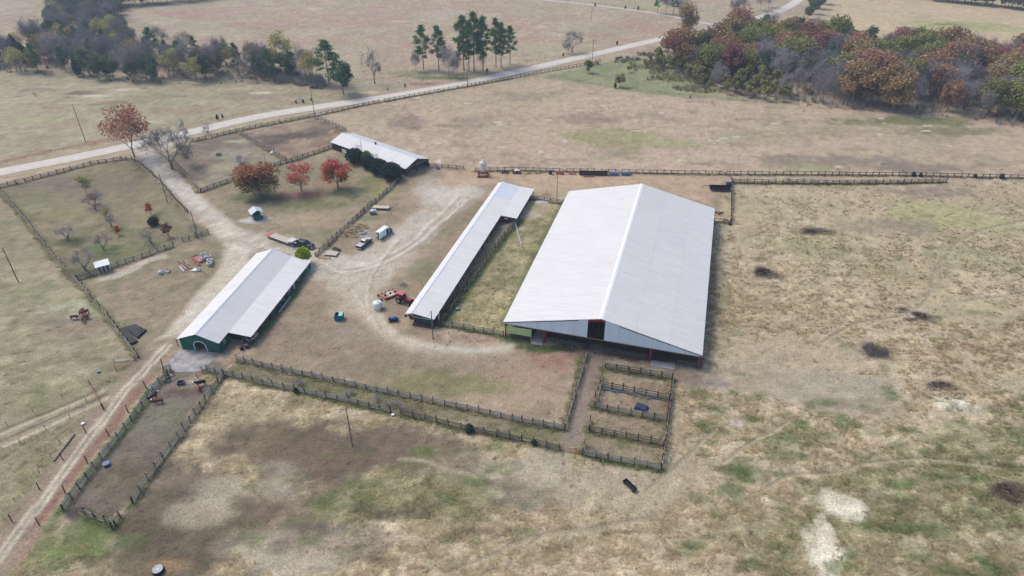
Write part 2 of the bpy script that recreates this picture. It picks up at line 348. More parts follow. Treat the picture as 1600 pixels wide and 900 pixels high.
region([(835, 312), (880, 318), (792, 522), (694, 506)], (C(182, 166, 120), C(160, 148, 106), C(116, 120, 74), C(184, 164, 124)), .8, .6)
region([(370, 564), (882, 672), (905, 705), (610, 645), (323, 580)], (C(156, 140, 114), C(134, 126, 92), C(120, 124, 74), C(150, 130, 114)), .6, .5)
region([(350, 586), (280, 686), (208, 787), (176, 826), (100, 798), (160, 718), (197, 671), (260, 588), (285, 560), (345, 562)], (C(146, 128, 114), C(136, 120, 108), C(140, 134, 108), C(124, 108, 100)), .5, .05)
# big pasture, right and near
region([(1145, 290), (1500, 284), (2300, 300), (2600, 1200), (-200, 1400), (60, 900), (176, 826), (208, 787), (350, 587), (610, 645), (874, 703), (915, 715), (1035, 735), (1052, 592), (1095, 580), (1112, 340)], (C(200, 179, 144), C(184, 162, 128), C(168, 156, 116), C(194, 174, 140)), 1.2, .8)
region([(884, 672), (914, 562), (945, 574), (913, 712), (876, 702)], (C(158, 138, 122), C(146, 128, 112)), .8, .1)
region([(946, 576), (1050, 594), (1034, 733), (912, 711)], (C(170, 148, 120), C(150, 130, 108), C(130, 126, 84)), .5, .45)
# large patches with a shape of their own
P_ = patch
for a in [(330, 800, 25, 11, C(126, 108, 88), .9), (480, 715, 18, 9, C(126, 106, 88), .9), (250, 870, 16, 8, C(114, 102, 80), .85), (600, 700, 15, 6, C(134, 113, 94), .85), (400, 690, 12, 6, C(128, 110, 86), .7), (700, 720, 10, 5, C(136, 118, 98), .6), (180, 760, 5, 9, C(118, 112, 76), .4), (520, 850, 12, 5, mauve, .55), (830, 780, 7, 5, mauve, .55), (360, 770, 7, 5, C(186, 172, 146), .8), (320, 800, 6, 4, C(182, 168, 140), .7), (440, 760, 5, 4, C(178, 166, 142), .7), (400, 850, 7, 4, C(184, 170, 144), .7), (480, 880, 8, 3, C(186, 172, 146), .7), (430, 735, 5, 3, C(176, 164, 140), .6),
          (820, 745, 12, 6, C(188, 172, 148), .7), (980, 770, 17, 6, C(190, 172, 142), .6), (930, 735, 15, 5, C(178, 164, 138), .5), (380, 640, 9, 4, C(160, 146, 100), .5), (1130, 740, 13, 5, C(184, 164, 132), .5)]: P_(*a, tf=.05)
for a in [(650, 770, 14, 6, C(140, 142, 92), .6), (560, 790, 10, 4, C(146, 146, 96), .6), (720, 800, 9, 5, C(140, 138, 88), .5), (1480, 780, 26, 12, C(146, 146, 96), .55), (1560, 690, 14, 6, C(140, 144, 98), .5), (1330, 850, 20, 8, C(150, 146, 100), .5), (1240, 680, 9, 4, C(128, 136, 78), .6), (1180, 830, 12, 5, C(152, 146, 102), .4), (130, 850, 8, 6, C(112, 134, 62), .75), (90, 870, 5, 6, C(126, 140, 76), .6)]: P_(*a)
for a in [(1470, 335, 19, 11, C(178, 174, 116), .75), (1560, 350, 14, 9, C(176, 170, 116), .6), (1265, 385, 8, 9, C(160, 156, 104), .45), (1520, 400, 14, 7, C(164, 158, 110), .45), (1320, 290, 12, 2.5, C(150, 150, 100), .6), (1400, 430, 16, 7, C(166, 154, 110), .35)]: P_(*a, tf=.5)
for a in [(1450, 300, 24, 6, mauve, .55), (1400, 355, 16, 7, C(150, 130, 114), .5), (1250, 560, 22, 12, C(186, 166, 136), .7), (1300, 610, 16, 6, C(176, 164, 142), .75), (1160, 590, 11, 6, C(182, 162, 136), .7), (1490, 480, 18, 7, C(184, 168, 130), .6), (1350, 640, 12, 4, C(172, 154, 126), .6), (1160, 330, 7, 12, C(190, 172, 130), .5), (1590, 600, 9, 5, C(188, 172, 138), .5)]: P_(*a, tf=.1)
for k in range(150):
    q = (RNG.uniform(1080, 1640), RNG.uniform(600, 900)); P_(q[0], q[1], RNG.uniform(1, 3.4), RNG.uniform(.7, 1.6), C(104, 122, 62), RNG.uniform(.3, .75))
for k in range(60):
    q = (RNG.uniform(380, 860), RNG.uniform(690, 860)); P_(q[0], q[1], RNG.uniform(1, 3), RNG.uniform(.6, 1.4), C(112, 126, 68), RNG.uniform(.3, .7))
for k in range(50):
    q = (RNG.uniform(1130, 1620), RNG.uniform(300, 600)); P_(q[0], q[1], RNG.uniform(1, 3), RNG.uniform(.7, 1.5), C(118, 128, 72), RNG.uniform(.25, .6))
for k in range(90):
    q = (RNG.uniform(0, 200), RNG.uniform(320, 640)); P_(q[0], q[1], RNG.uniform(1.5, 4), RNG.uniform(.8, 2), C(124, 128, 82), RNG.uniform(.2, .5))
for k in range(60):
    q = (RNG.uniform(120, 900), RNG.uniform(600, 900)); P_(q[0], q[1], RNG.uniform(2, 5), RNG.uniform(1, 2.2), C(118, 102, 84), RNG.uniform(.3, .6))
# hayfield and far patches
for a in [(960, 215, 24, 10, C(168, 162, 108), 0.84), (1040, 225, 20, 6, C(160, 158, 106), 0.70), (930, 185, 14, 8, C(160, 138, 118), 0.70), (640, 190, 9, 8, C(158, 134, 116), 0.77), (830, 150, 14, 10, C(166, 146, 122), 0.56), (1290, 250, 30, 6, C(150, 134, 114), 0.77), (1430, 262, 22, 4, C(154, 136, 116), 0.84), (1270, 262, 9, 4, C(158, 158, 106), 0.70), (1410, 190, 34, 7, C(128, 130, 84), 0.95), (1500, 205, 26, 5, C(140, 136, 92), 0.84), (1180, 215, 24, 8, C(170, 160, 118), 0.56), (1330, 205, 20, 5, C(172, 152, 122), 0.70), (980, 240, 12, 2, C(152, 150, 104), 0.84)]: P_(*a)
for k in range(70):
    q = (RNG.uniform(640, 1620), RNG.uniform(140, 262)); P_(q[0], q[1], RNG.uniform(3, 9), RNG.uniform(1, 2.6), (C(166, 160, 112), C(158, 136, 114), C(170, 150, 124))[k % 3], RNG.uniform(.35, .7))
for k in range(70):
    q = (RNG.uniform(180, 1050), RNG.uniform(-10, 95)); P_(q[0], q[1], RNG.uniform(3, 10), RNG.uniform(1.5, 4), (C(192, 140, 122), C(206, 186, 156), C(160, 146, 118), C(186, 132, 116))[k % 4], RNG.uniform(.35, .75))
for k in range(60):
    q = (RNG.uniform(0, 480), RNG.uniform(128, 240)); P_(q[0], q[1], RNG.uniform(2, 7), RNG.uniform(.8, 2.2), (C(206, 192, 156), C(142, 136, 108), C(166, 136, 114), C(196, 182, 142))[k % 4], RNG.uniform(.35, .7))
for k in range(46):
    q = (RNG.uniform(620, 1600), RNG.uniform(150, 262)); P_(q[0], q[1], RNG.uniform(.8, 2.4), RNG.uniform(.4, 1.0), C(214, 200, 186), 0.95)
for a in [(420, 40, 20, 13, rosy, 0.77), (300, 20, 24, 16, rosy, 0.70), (560, 35, 22, 10, rosy, 0.56), (650, 70, 16, 10, rosy, 0.70), (990, 40, 18, 14, C(186, 142, 124), 0.6), (930, 55, 12, 8, rosy, 0.70), (520, 65, 16, 7, rosy, 0.70), (830, 60, 12, 9, rosy, 0.63), (480, 90, 14, 9, C(176, 156, 130), 0.56), (700, 20, 30, 12, C(190, 170, 150), 0.70), (240, 45, 12, 8, rosy, 0.70), (370, 38, 10, 7, rosy, 0.70)]: P_(*a)
for a in [(1480, 38, 30, 12, C(166, 172, 104), 0.84), (1550, 45, 22, 10, C(172, 172, 112), 0.70), (1478, 38, 7, 3, C(128, 116, 100), 0.84), (1020, 10, 30, 14, C(170, 170, 118), 0.70)]: P_(*a)
for a in [(60, 140, 10, 4, mauve, 0.56), (130, 145, 9, 3, C(120, 110, 96), 0.70), (150, 150, 6, 2, C(214, 202, 180), 0.84), (195, 140, 6, 2, C(210, 198, 172), 0.84), (105, 152, 3, 1.2, burnt, .6), (30, 150, 2, 1, burnt, .5), (260, 150, 14, 5, C(150, 146, 108), 0.70), (390, 150, 26, 7, C(166, 144, 122), 0.84), (300, 172, 18, 6, C(172, 148, 124), 0.84), (180, 160, 8, 3, C(160, 120, 104), 0.70), (60, 185, 14, 7, C(176, 170, 124), 0.84), (60, 215, 10, 4, C(160, 146, 116), 0.70), (410, 145, 5, 2, C(216, 196, 164), 0.95), (575, 144, 6, 2, C(210, 186, 150), 0.95), (660, 131, 9, 3, C(150, 116, 104), 0.84), (640, 115, 14, 7, C(150, 144, 106), 0.84), (700, 122, 16, 3, C(122, 140, 80), 0.95)]: P_(*a)
# orchard, lawn, yard
for a in [(75, 290, 12, 6, mauve, .45), (155, 290, 16, 10, C(140, 118, 104), .4), (60, 320, 10, 6, C(150, 148, 100), .5), (100, 335, 6, 4, C(160, 158, 96), .5), (250, 295, 8, 6, C(150, 146, 92), .4), (105, 380, 5, 2.6, dkgreen, .7), (160, 388, 5, 2.4, brg, .6), (232, 381, 5, 2, C(116, 132, 70), .6), (190, 360, 4, 2, C(116, 130, 74), .5), (130, 425, 6, 3, C(112, 110, 74), .7), (200, 400, 8, 4, C(118, 128, 74), .5), (150, 325, 4, 2.5, C(112, 104, 100), .5)]: P_(*a)
for a in [(410, 310, 10, 5, C(100, 104, 66), .7), (475, 305, 9, 5, C(176, 120, 110), .7), (505, 290, 7, 5, C(178, 126, 114), .5), (480, 318, 13, 4, C(128, 130, 80), .7), (540, 305, 9, 5, C(132, 132, 80), .6), (600, 300, 5, 7, C(168, 160, 88), .6), (580, 290, 4, 10, C(150, 144, 90), .5), (385, 305, 4, 3, C(110, 128, 66), .6), (460, 345, 12, 5, C(190, 166, 130), .6), (395, 345, 5, 2, C(206, 204, 200), .8), (410, 342, 4, 1.5, C(206, 204, 200), .7), (500, 235, 8, 4, C(190, 160, 128), .6), (455, 212, 10, 4, C(108, 96, 88), .75), (420, 205, 9, 4, C(188, 162, 134), .6), (360, 240, 8, 5, C(166, 168, 138), .6), (350, 262, 7, 4, C(184, 164, 128), .5)]: P_(*a)
for a in [(690, 310, 9, 16, C(204, 194, 178), .75, .3), (650, 350, 5, 20, C(198, 184, 166), .6, -.5), (725, 300, 6, 4, C(208, 198, 184), .6), (620, 400, 10, 12, C(190, 172, 150), .5), (560, 425, 12, 8, C(204, 192, 174), .6), (700, 350, 4, 12, C(138, 132, 96), .5, -.5), (740, 330, 4, 8, C(140, 128, 100), .5, -.5), (555, 365, 7, 3, C(166, 160, 150), .6), (575, 342, 4, 2, C(120, 140, 80), .6), (660, 420, 4, 6, C(130, 134, 88), .5)]: P_(*a)
for a in [(640, 560, 20, 6, C(150, 132, 112), .5), (470, 530, 14, 6, C(158, 136, 116), .5), (560, 520, 8, 5, C(164, 152, 128), .5), (870, 560, 8, 6, C(170, 124, 104), .65), (820, 590, 10, 5, C(184, 150, 126), .6), (790, 620, 13, 5, C(190, 164, 134), .6), (690, 600, 12, 4, C(140, 136, 84), .65), (640, 590, 8, 4, C(150, 140, 92), .5), (660, 535, 9, 2.4, reddirt, .65), (740, 530, 8, 2, reddirt, .55), (810, 538, 5, 2.5, C(84, 104, 52), .85), (850, 545, 8, 1.8, C(76, 100, 48), .9), (795, 530, 4, 2, C(76, 100, 48), .9), (905, 567, 1.6, 2.4, brg, .7), (775, 605, 4, 2, C(150, 148, 92), .4), (830, 335, 4, 3, C(190, 176, 162), .7), (320, 595, 6, 3, C(196, 176, 146), .6), (310, 570, 5, 3, C(150, 144, 140), .5)]: P_(*a)
stroke([(390, 540), (420, 505), (455, 462), (480, 425)], 2.4, C(92, 112, 60), .75, .6, None, .8)
stroke([(695, 505), (740, 440), (790, 372), (812, 345)], 2.6, C(88, 108, 56), .8, .6, None, .7, .4)
stroke([(790, 505), (830, 420), (880, 318)], 3.0, C(104, 112, 66), .7, .6, None, .8, .4)
# tracks
stroke([(215, 228), (245, 258), (275, 290), (310, 322), (350, 355), (380, 378), (405, 388)], 6.2, gravel, .95, .35, 1, .35, c2=C(192, 180, 162))
stroke([(190, 236), (215, 233), (250, 232), (280, 220)], 4, C(198, 190, 178), .8, .5, 1)
stroke([(345, 350), (372, 380), (365, 412), (345, 440), (318, 474), (290, 508), (262, 540)], 7.0, C(216, 203, 184), .97, .4, 1, .35, c2=C(204, 188, 166))
stroke([(380, 375), (420, 380), (455, 385), (490, 402), (530, 412), (575, 404), (620, 384), (660, 352), (700, 315)], 10, C(208, 197, 180), .85, .5, 1, .6, c2=C(186, 168, 144))
stroke([(470, 398), (510, 420), (545, 440), (570, 470), (590, 505), (620, 530), (670, 545), (740, 548), (790, 545)], 5, C(198, 182, 158), .6, .6, 1, .6)
stroke([(560, 425), (540, 450), (545, 480)], 9, C(196, 178, 154), .5, .8, None, .6)
stroke([(262, 540), (235, 565), (200, 605), (160, 655), (120, 708), (80, 760), (40, 815), (-10, 885), (-60, 960)], 7.2, C(174, 150, 126), .95, .3, 2, .3, c2=C(160, 138, 116))
stroke([(236, 590), (200, 632), (165, 678), (130, 722), (95, 770), (60, 815)], 2.0, C(168, 124, 104), .85, .5, None, .6)
stroke([(150, 690), (120, 735), (75, 790), (30, 850)], .5, C(156, 128, 112), .5, .6)
stroke([(200, 600), (150, 622), (95, 648), (40, 672), (-60, 715)], 4.6, C(168, 152, 124), .85, .5, 2, .5)
stroke([(170, 622), (110, 650), (50, 678), (-60, 725)], .9, C(206, 188, 158), .8, .5)
stroke([(165, 617), (105, 644), (45, 670), (-60, 716)], .7, C(120, 104, 92), .7, .6)
stroke([(160, 612), (100, 638), (40, 663), (-60, 706)], .9, C(200, 182, 150), .7, .5)
stroke([(152, 610), (95, 636), (30, 661), (-60, 700)], 1.0, C(112, 104, 84), .6, .6)
stroke([(243, 603), (205, 655), (165, 707), (120, 765), (95, 800)], 2.0, C(78, 122, 44), .95, .45, None, .5, .3)
stroke([(95, 800), (70, 840), (40, 880), (0, 930)], 2.2, C(120, 136, 74), .6, .6, None, .5, .3)
stroke([(60, 830), (45, 860), (20, 910)], 1.0, C(176, 132, 112), .6, .6)
# drive gravel wheel tracks of the lane
stroke([(555, 425), (575, 455), (590, 490), (612, 522), (650, 541)], 2.4, C(206, 192, 170), .55, .6)
for a in [(545, 424, 15, 8, C(202, 188, 166), .6), (600, 398, 10, 8, C(202, 188, 168), .55), (655, 352, 7, 14, C(200, 188, 170), .6), (565, 460, 6, 10, C(198, 182, 158), .55), (705, 306, 9, 10, C(206, 196, 180), .6)]: P_(*a)
for tr in ([(480, 402), (520, 418), (570, 412), (625, 388), (672, 350), (715, 305)], [(500, 410), (535, 424), (585, 416), (640, 388), (690, 348), (728, 312)], [(500, 416), (535, 436), (560, 462), (580, 500), (602, 524)], [(410, 388), (450, 396), (500, 416), (545, 428)], [(360, 364), (395, 384), (440, 389)], [(620, 375), (585, 420), (575, 470), (592, 512)]):
    stroke(tr, .8, C(222, 212, 196), .55, .6, None, .4); stroke([(x+4, y+3) for x, y in tr], .6, C(160, 142, 122), .5, .6, None, .4)
stroke([(640, 535), (690, 545), (760, 548), (800, 540)], 1.8, C(206, 194, 176), .6, .6)
for o_ in (-4, 5): stroke([(262+o_, 540), (200+o_, 605), (120+o_, 708), (40+o_, 815), (-60+o_, 960)], 1.0, C(214, 200, 178), .8, .5, None, .3)
stroke([(262, 541), (200, 606), (120, 709), (40, 816), (-60, 961)], .8, C(150, 134, 112), .6, .6)
# cattle trails
for tr, wd in [([(1650, 335), (1560, 352), (1510, 370), (1480, 395), (1460, 430), (1450, 460)], .9), ([(1450, 460), (1420, 490), (1340, 505), (1300, 525), (1285, 535)], .8), ([(1120, 670), (1080, 705), (1040, 740), (1010, 765)], .9), ([(800, 850), (850, 838), (900, 828), (950, 820), (1010, 812)], 1.0), ([(800, 878), (830, 850), (850, 838)], .8), ([(620, 714), (660, 716), (700, 730), (745, 742)], .8), ([(700, 895), (760, 872), (800, 850)], .8), ([(1200, 760), (1240, 742), (1300, 738), (1370, 722), (1460, 718), (1570, 732)], .7), ([(1500, 470), (1560, 462), (1640, 450)], .7), ([(1130, 720), (1180, 690), (1240, 650)], .7), ([(1060, 640), (1062, 690), (1040, 735)], .6)]:
    stroke(tr, wd*1.15, C(142, 124, 104), .65, .5, None, .4)
    stroke([(x+1.5, y+3) for x, y in tr], wd, C(208, 188, 152), .42, .5, None, .4)
# arena floor and apron
region([(800, 525), (1090, 577), (1105, 350), (890, 320)], (C(128, 104, 90), C(116, 94, 82)), .4, 0)
stroke([(918, 566), (980, 580), (1040, 588), (1090, 594)], 3.2, C(136, 116, 106), .8, .5)
stroke([(934, 545), (925, 580), (905, 640), (893, 690)], 4.0, C(160, 140, 124), .6, .6)
patch(1110, 600, 5, 2, C(150, 140, 134), .6); patch(1112, 480, 2.4, 16, C(140, 124, 92), .5); patch(1118, 440, 2, 20, C(134, 128, 84), .4)
# burnt rings, hay spots
for (px, py, rx, ry) in [(1203, 428, 3.3, 2.4), (1368, 546, 2.6, 2.2), (1278, 362, 3.2, 1.6), (1474, 601, 2.4, 1.3), (1580, 770, 2.6, 2.0)]:
    patch(px, py, rx*1.5, ry*1.5, C(136, 118, 108), .7); patch(px, py, rx*1.2, ry*1.2, C(66, 60, 62), 1, c2=C(92, 82, 80), edge=.5)
patch(1428, 488, 5.5, 3.2, C(188, 172, 150), .8); patch(1440, 493, 3.2, 2.4, C(60, 54, 56), 1, -.5, c2=C(84, 76, 76)); patch(1412, 483, 2.0, 1.1, C(64, 58, 60), .9); patch(1425, 499, 2.2, 1.0, C(64, 58, 60), .9)
patch(1318, 789, 4.2, 3.7, C(230, 218, 190), 1, c2=C(212, 196, 168), edge=.5, tf=.3, nz=.45); patch(1286, 862, 3.6, 5.0, C(232, 220, 192), 1, c2=C(214, 198, 170), edge=.5, tf=.3, nz=.45); patch(1291, 828, 1.3, 3.0, C(222, 208, 180), .95, edge=.4, nz=.4); patch(1490, 630, 4.5, 2.4, C(228, 222, 196), 1, c2=C(200, 192, 166)); patch(1510, 640, 3.5, 1.5, C(198, 192, 168), .8); patch(1150, 662, 1.8, .9, C(208, 194, 178), .8)
patch(118, 485, 6, 5.2, C(184, 184, 146), .85, c2=C(164, 162, 128), edge=.4); patch(120, 512, 9, 4, C(160, 136, 118), .6); patch(70, 500, 6, 3, C(144, 124, 108), .5)
patch(122, 800, 2.6, 1.8, C(92, 78, 74), .9); patch(300, 612, 5, 1.6, C(110, 92, 84), .6); patch(270, 745, 4, 4, C(150, 134, 112), .3); patch(260, 700, 3, 8, C(128, 112, 104), .4); patch(250, 660, 5, 6, C(136, 138, 108), .6)
patch(330, 798, 2, 1, C(180, 150, 112), .4); patch(262, 884, 4, 1.6, C(176, 142, 100), .6)
patch(1250, 660, 2.2, 1.2, brg, .7); patch(1225, 684, 2.2, 1, brg, .7); patch(1290, 365, 2, 2, olive, .4); patch(1315, 885, 3, 1.4, C(112, 130, 60), .6); patch(1460, 530, 1.4, .7, brg, .6)
patch(560, 412, 5, 2, C(214, 202, 186), .6); patch(470, 420, 3, 1.5, C(214, 202, 186), .5)
# long pale cuts in the yard, the darker pads
region([(150, 440), (158, 432), (255, 396), (264, 403)], (C(204, 192, 176), C(190, 174, 154)), .5, 0)
# greener verges under the fences
for lab, pts, nr, hh, rm, gv in FENCES:
    if gv > 0: stroke(pts, 1.9, C(88, 108, 54), min(.95, gv*1.15), .6, None, .9, .3)
# dung and small dark specks, tiny tone mottling of the turf
speck = (hashn(np.floor(X/.55), np.floor(Y/.55), 77) > .9965) & (Y < 330); col[speck] *= .55
speck = (hashn(np.floor(X/.5), np.floor(Y/.5), 78) > .994) & (Y < 150) & (X < -50); col[speck] *= .6
tuft *= 1-.45*sm(Y, 110, 230); tt = tuft[:, None]
col *= 1+(N3[:, None]-.5)*(.24+.2*tt)+(NS[:, None]-.5)*(.12+.5*tt)+(N6[:, None]-.5)*(.18+.25*tt)+(N2[:, None]-.5)*.2+(N1[:, None]-.5)*.18
gtone = sm(N5*.5+N3*.5, .52, .66)*tuft*.3
col = col*(1-gtone[:, None])+C(122, 122, 76)*gtone[:, None]
lum = (col @ np.array([.25, .6, .15]))[:, None]; col = np.clip((col*.83+lum*.17)*np.array([.912, .922, .89]), .01, .8); lum = (col @ np.array([.25, .6, .15]))[:, None]; col = np.clip(col*(lum/.31)**.17, .01, .8)
Z = (N3-.5)*.16*tuft+(NS-.5)*.35*tuft+(N6-.5)*.12*tuft+(N2-.5)*.12
road_px = [(-330, 333), (-80, 286), (0, 269), (100, 249.5), (200, 228.5), (300, 206), (400, 183), (492, 168), (600, 152), (700, 135), (750, 125), (800, 113.5), (925, 85.5), (1050, 57), (1130, 41), (1190, 26.5), (1228, 12), (1252, -3), (1290, -30)]
rd = line_d(road_px, X, Y, 6)
Z *= sm(rd, 4, 7); Z -= .05*(1-sm(rd, 3.0, 4.2))
vg = (1-sm(rd+(N2-.5)*4, 4.2, 7.5))*.75
col = col*(1-vg[:, None])+(C(176, 156, 128)*(.85+.3*N2[:, None]))*vg[:, None]
inA = poly_sd([(790, 524), (1091, 578), (1106, 346), (887, 318)], X, Y) < 0; Z[inA] *= .2
vg = (1-sm(np.abs(line_d([(-60, 268), (60, 240), (150, 222), (200, 212)], X, Y)+(N2-.5)*5), .5, 3))*.7; col = col*(1-vg[:, None])+C(150, 108, 92)*vg[:, None]
# faces, split into the pieces of the setting
idx = np.arange(NXg*NYg).reshape(NYg, NXg)
Q = np.stack([idx[:-1, :-1], idx[:-1, 1:], idx[1:, 1:], idx[1:, :-1]], -1).reshape(-1, 4)
kf = kindw[Q].max(1)
def np_mesh(name, V, F, mat_, cols=None, tf=None, smooth=True, nv=4):
    me = bpy.data.meshes.new(name); me.vertices.add(len(V)); me.vertices.foreach_set('co', np.asarray(V, np.float32).ravel())
    me.loops.add(F.size); me.loops.foreach_set('vertex_index', F.ravel().astype(np.int32))
    me.polygons.add(len(F)); me.polygons.foreach_set('loop_start', np.arange(len(F), dtype=np.int32)*nv)
    me.polygons.foreach_set('use_smooth', np.full(len(F), smooth)); me.update(calc_edges=True)
    if cols is not None:
        a = me.color_attributes.new('Col', 'FLOAT_COLOR', 'POINT'); a.data.foreach_set('color', np.hstack([cols, np.ones((len(cols), 1))]).astype(np.float32).ravel())
    if tf is not None:
        a = me.attributes.new('tuft', 'FLOAT', 'POINT'); a.data.foreach_set('value', tf.astype(np.float32))
    me.materials.append(mat_); return me
gm = bpy.data.materials.new('turf and dirt'); gm.use_nodes = True; t = gm.node_tree; b = t.nodes['Principled BSDF']; b.inputs['Roughness'].default_value = .95; b.inputs['Specular IOR Level'].default_value = .1
at = t.nodes.new('ShaderNodeAttribute'); at.attribute_name = 'Col'; tf_ = t.nodes.new('ShaderNodeAttribute'); tf_.attribute_name = 'tuft'
tc = t.nodes.new('ShaderNodeTexCoord')
def noise_node(sc, det, stretch=None, rot=0):
    n = t.nodes.new('ShaderNodeTexNoise'); n.inputs['Scale'].default_value = sc; n.inputs['Detail'].default_value = det
    if stretch:
        mp = t.nodes.new('ShaderNodeMapping'); mp.inputs['Scale'].default_value = stretch; mp.inputs['Rotation'].default_value = (0, 0, rot)
        t.links.new(tc.outputs['Object'], mp.inputs[0]); t.links.new(mp.outputs[0], n.inputs[0])
    else: t.links.new(tc.outputs['Object'], n.inputs[0])
    return n
def mapr(sock, a, b_, c, d):
    m = t.nodes.new('ShaderNodeMapRange'); m.inputs[1].default_value = a; m.inputs[2].default_value = b_; m.inputs[3].default_value = c; m.inputs[4].default_value = d; t.links.new(sock, m.inputs[0]); return m
n1 = noise_node(2.2, 5); n2 = noise_node(1.0, 4, (.7, 2.2, 1), .5); n3 = noise_node(.35, 6)
f1 = mapr(n1.outputs[0], .3, .7, .74, 1.26); f2 = mapr(n2.outputs[0], .3, .7, .76, 1.24); f3 = mapr(n3.outputs[0], .3, .7, .9, 1.1)
mx = t.nodes.new('ShaderNodeMix'); mx.data_type = 'FLOAT'; mx.inputs[2].default_value = 1; t.links.new(tf_.outputs['Fac'], mx.inputs[0]); t.links.new(f2.outputs[0], mx.inputs[3])
def mul(a, b_):
    m = t.nodes.new('ShaderNodeMath'); m.operation = 'MULTIPLY'; t.links.new(a, m.inputs[0]); t.links.new(b_, m.inputs[1]); return m.outputs[0]
n4 = noise_node(5.5, 3); f4 = mapr(n4.outputs[0], .3, .7, .8, 1.2)
ff = mul(mul(mul(f1.outputs[0], mx.outputs[0]), f3.outputs[0]), f4.outputs[0])
vm = t.nodes.new('ShaderNodeVectorMath'); vm.operation = 'SCALE'; t.links.new(at.outputs['Color'], vm.inputs[0]); t.links.new(ff, vm.inputs['Scale']); t.links.new(vm.outputs[0], b.inputs['Base Color'])
bn = t.nodes.new('ShaderNodeBump'); bn.inputs['Distance'].default_value = .12; bn.inputs['Strength'].default_value = .5; t.links.new(n1.outputs[0], bn.inputs['Height']); t.links.new(bn.outputs[0], b.inputs['Normal'])
V = np.stack([X, Y, Z], 1)
for k, nm in ((0, 'ground'), (1, 'gravel_driveway'), (2, 'dirt_lane')):
    F = Q[kf == k]; u, inv = np.unique(F, return_inverse=True)
    me = np_mesh(nm, V[u], inv.reshape(-1, 4), gm, col[u], tuft[u])
    o = bpy.data.objects.new(nm, me); COL.objects.link(o); o['kind'] = 'structure'
# paved road: its own sheet with a worn light surface, darker wheel paths and ragged shoulders
rm_ = bpy.data.materials.new('worn pale asphalt'); rm_.use_nodes = True; t = rm_.node_tree; b = t.nodes['Principled BSDF']; b.inputs['Roughness'].default_value = .9
at = t.nodes.new('ShaderNodeAttribute'); at.attribute_name = 'Col'; tc = t.nodes.new('ShaderNodeTexCoord')
n1 = noise_node(.5, 6); f1 = mapr(n1.outputs[0], .3, .7, .92, 1.08)
vm = t.nodes.new('ShaderNodeVectorMath'); vm.operation = 'SCALE'; t.links.new(at.outputs['Color'], vm.inputs[0]); t.links.new(f1.outputs[0], vm.inputs['Scale']); t.links.new(vm.outputs[0], b.inputs['Base Color'])
RP = smooth_line(wpts(road_px), 14)
RW = [(-3.7, C(190, 176, 156)), (-3.4, C(196, 190, 182)), (-3.1, C(208, 205, 200)), (-2.4, C(204, 201, 197)), (-1.9, C(192, 189, 186)), (-1.2, C(210, 207, 202)), (-.25, C(210, 207, 202)), (-.1, C(188, 186, 178)), (.1, C(188, 186, 178)), (.25, C(210, 207, 202)), (1.2, C(210, 207, 202)), (1.9, C(192, 189, 186)), (2.4, C(204, 201, 197)), (3.1, C(208, 205, 200)), (3.4, C(196, 190, 182)), (3.7, C(190, 176, 156))]
rv = []; rc = []
for i, p in enumerate(RP):
    d = (RP[min(i+1, len(RP)-1)]-RP[max(i-1, 0)]); d.normalize(); nn = Vector((-d.y, d.x, 0))
    for j, (o_, c_) in enumerate(RW):
        q = p+nn*(o_+(random.uniform(-.25, .25) if j in (0, len(RW)-1) else 0)); rv.append((q.x, q.y, .03 if j in (0, len(RW)-1) else .07-.006*abs(o_))); rc.append(c_*np.array([1.05, 1.0, .93])*random.uniform(.94, 1.06))
nw = len(RW); rf = np.array([(i*nw+j, i*nw+j+1, (i+1)*nw+j+1, (i+1)*nw+j) for i in range(len(RP)-1) for j in range(nw-1)])
me = np_mesh('road', np.array(rv), rf, rm_, np.array(rc)); o = bpy.data.objects.new('road', me); COL.objects.link(o); o['kind'] = 'structure'
# narrow side lane far behind, with its fence line
sp = smooth_line(wpts([(700, -14), (860, 1), (960, 12), (1040, 24), (1100, 36), (1135, 42)]), 6); rv = []; rc = []
for i, p in enumerate(sp):
    d = (sp[min(i+1, len(sp)-1)]-sp[max(i-1, 0)]); d.normalize(); nn = Vector((-d.y, d.x, 0))
    for o_ in (-2, 0, 2): q = p+nn*o_; rv.append((q.x, q.y, .07)); rc.append(C(196, 190, 182))
rf = np.array([(i*3+j, i*3+j+1, (i+1)*3+j+1, (i+1)*3+j) for i in range(len(sp)-1) for j in range(2)])
me = np_mesh('side_lane', np.array(rv), rf, rm_, np.array(rc)); o = bpy.data.objects.new('side_lane', me); COL.objects.link(o); o['kind'] = 'structure'
# ------------------------------------------------------------------ standing dry grass: tufts scattered by the turf's own tuft weight
def gidx(x, y):
    i = np.clip(np.searchsorted(xs, x), 0, NXg-1); j = np.clip(np.searchsorted(ys, y), 0, NYg-1); return j*NXg+i
nt_ = 400000
gy = 45+(RNG.random(nt_)**1.6)*300; gx = (RNG.random(nt_)-.5)*2*(gy*.85+35)
ii = gidx(gx, gy); clump = fbm(gx, gy, 2.2, 41, 3)
keep = (RNG.random(nt_) < sm(tuft[ii], .25, .9)*sm(clump, .4, .6)*(1-sm(gy, 150, 330))) & (kindw[ii] == 0) & (rd[ii] > 6)
gx, gy = gx[keep], gy[keep]; tall = np.ones(len(gx))
for lab, pts, nr, hh, rm, gv in FENCES:
    if gv < .15: continue
    W_ = wpts(pts)
    for a_, b_ in zip(W_, W_[1:]):
        if a_.y > 330: continue
        k_ = int((b_-a_).length*(2+gv*5)); u_ = RNG.random(k_); gx = np.append(gx, a_.x+(b_.x-a_.x)*u_+RNG.normal(size=k_)*.4); gy = np.append(gy, a_.y+(b_.y-a_.y)*u_+RNG.normal(size=k_)*.4); tall = np.append(tall, 1.2+1.1*RNG.random(k_))
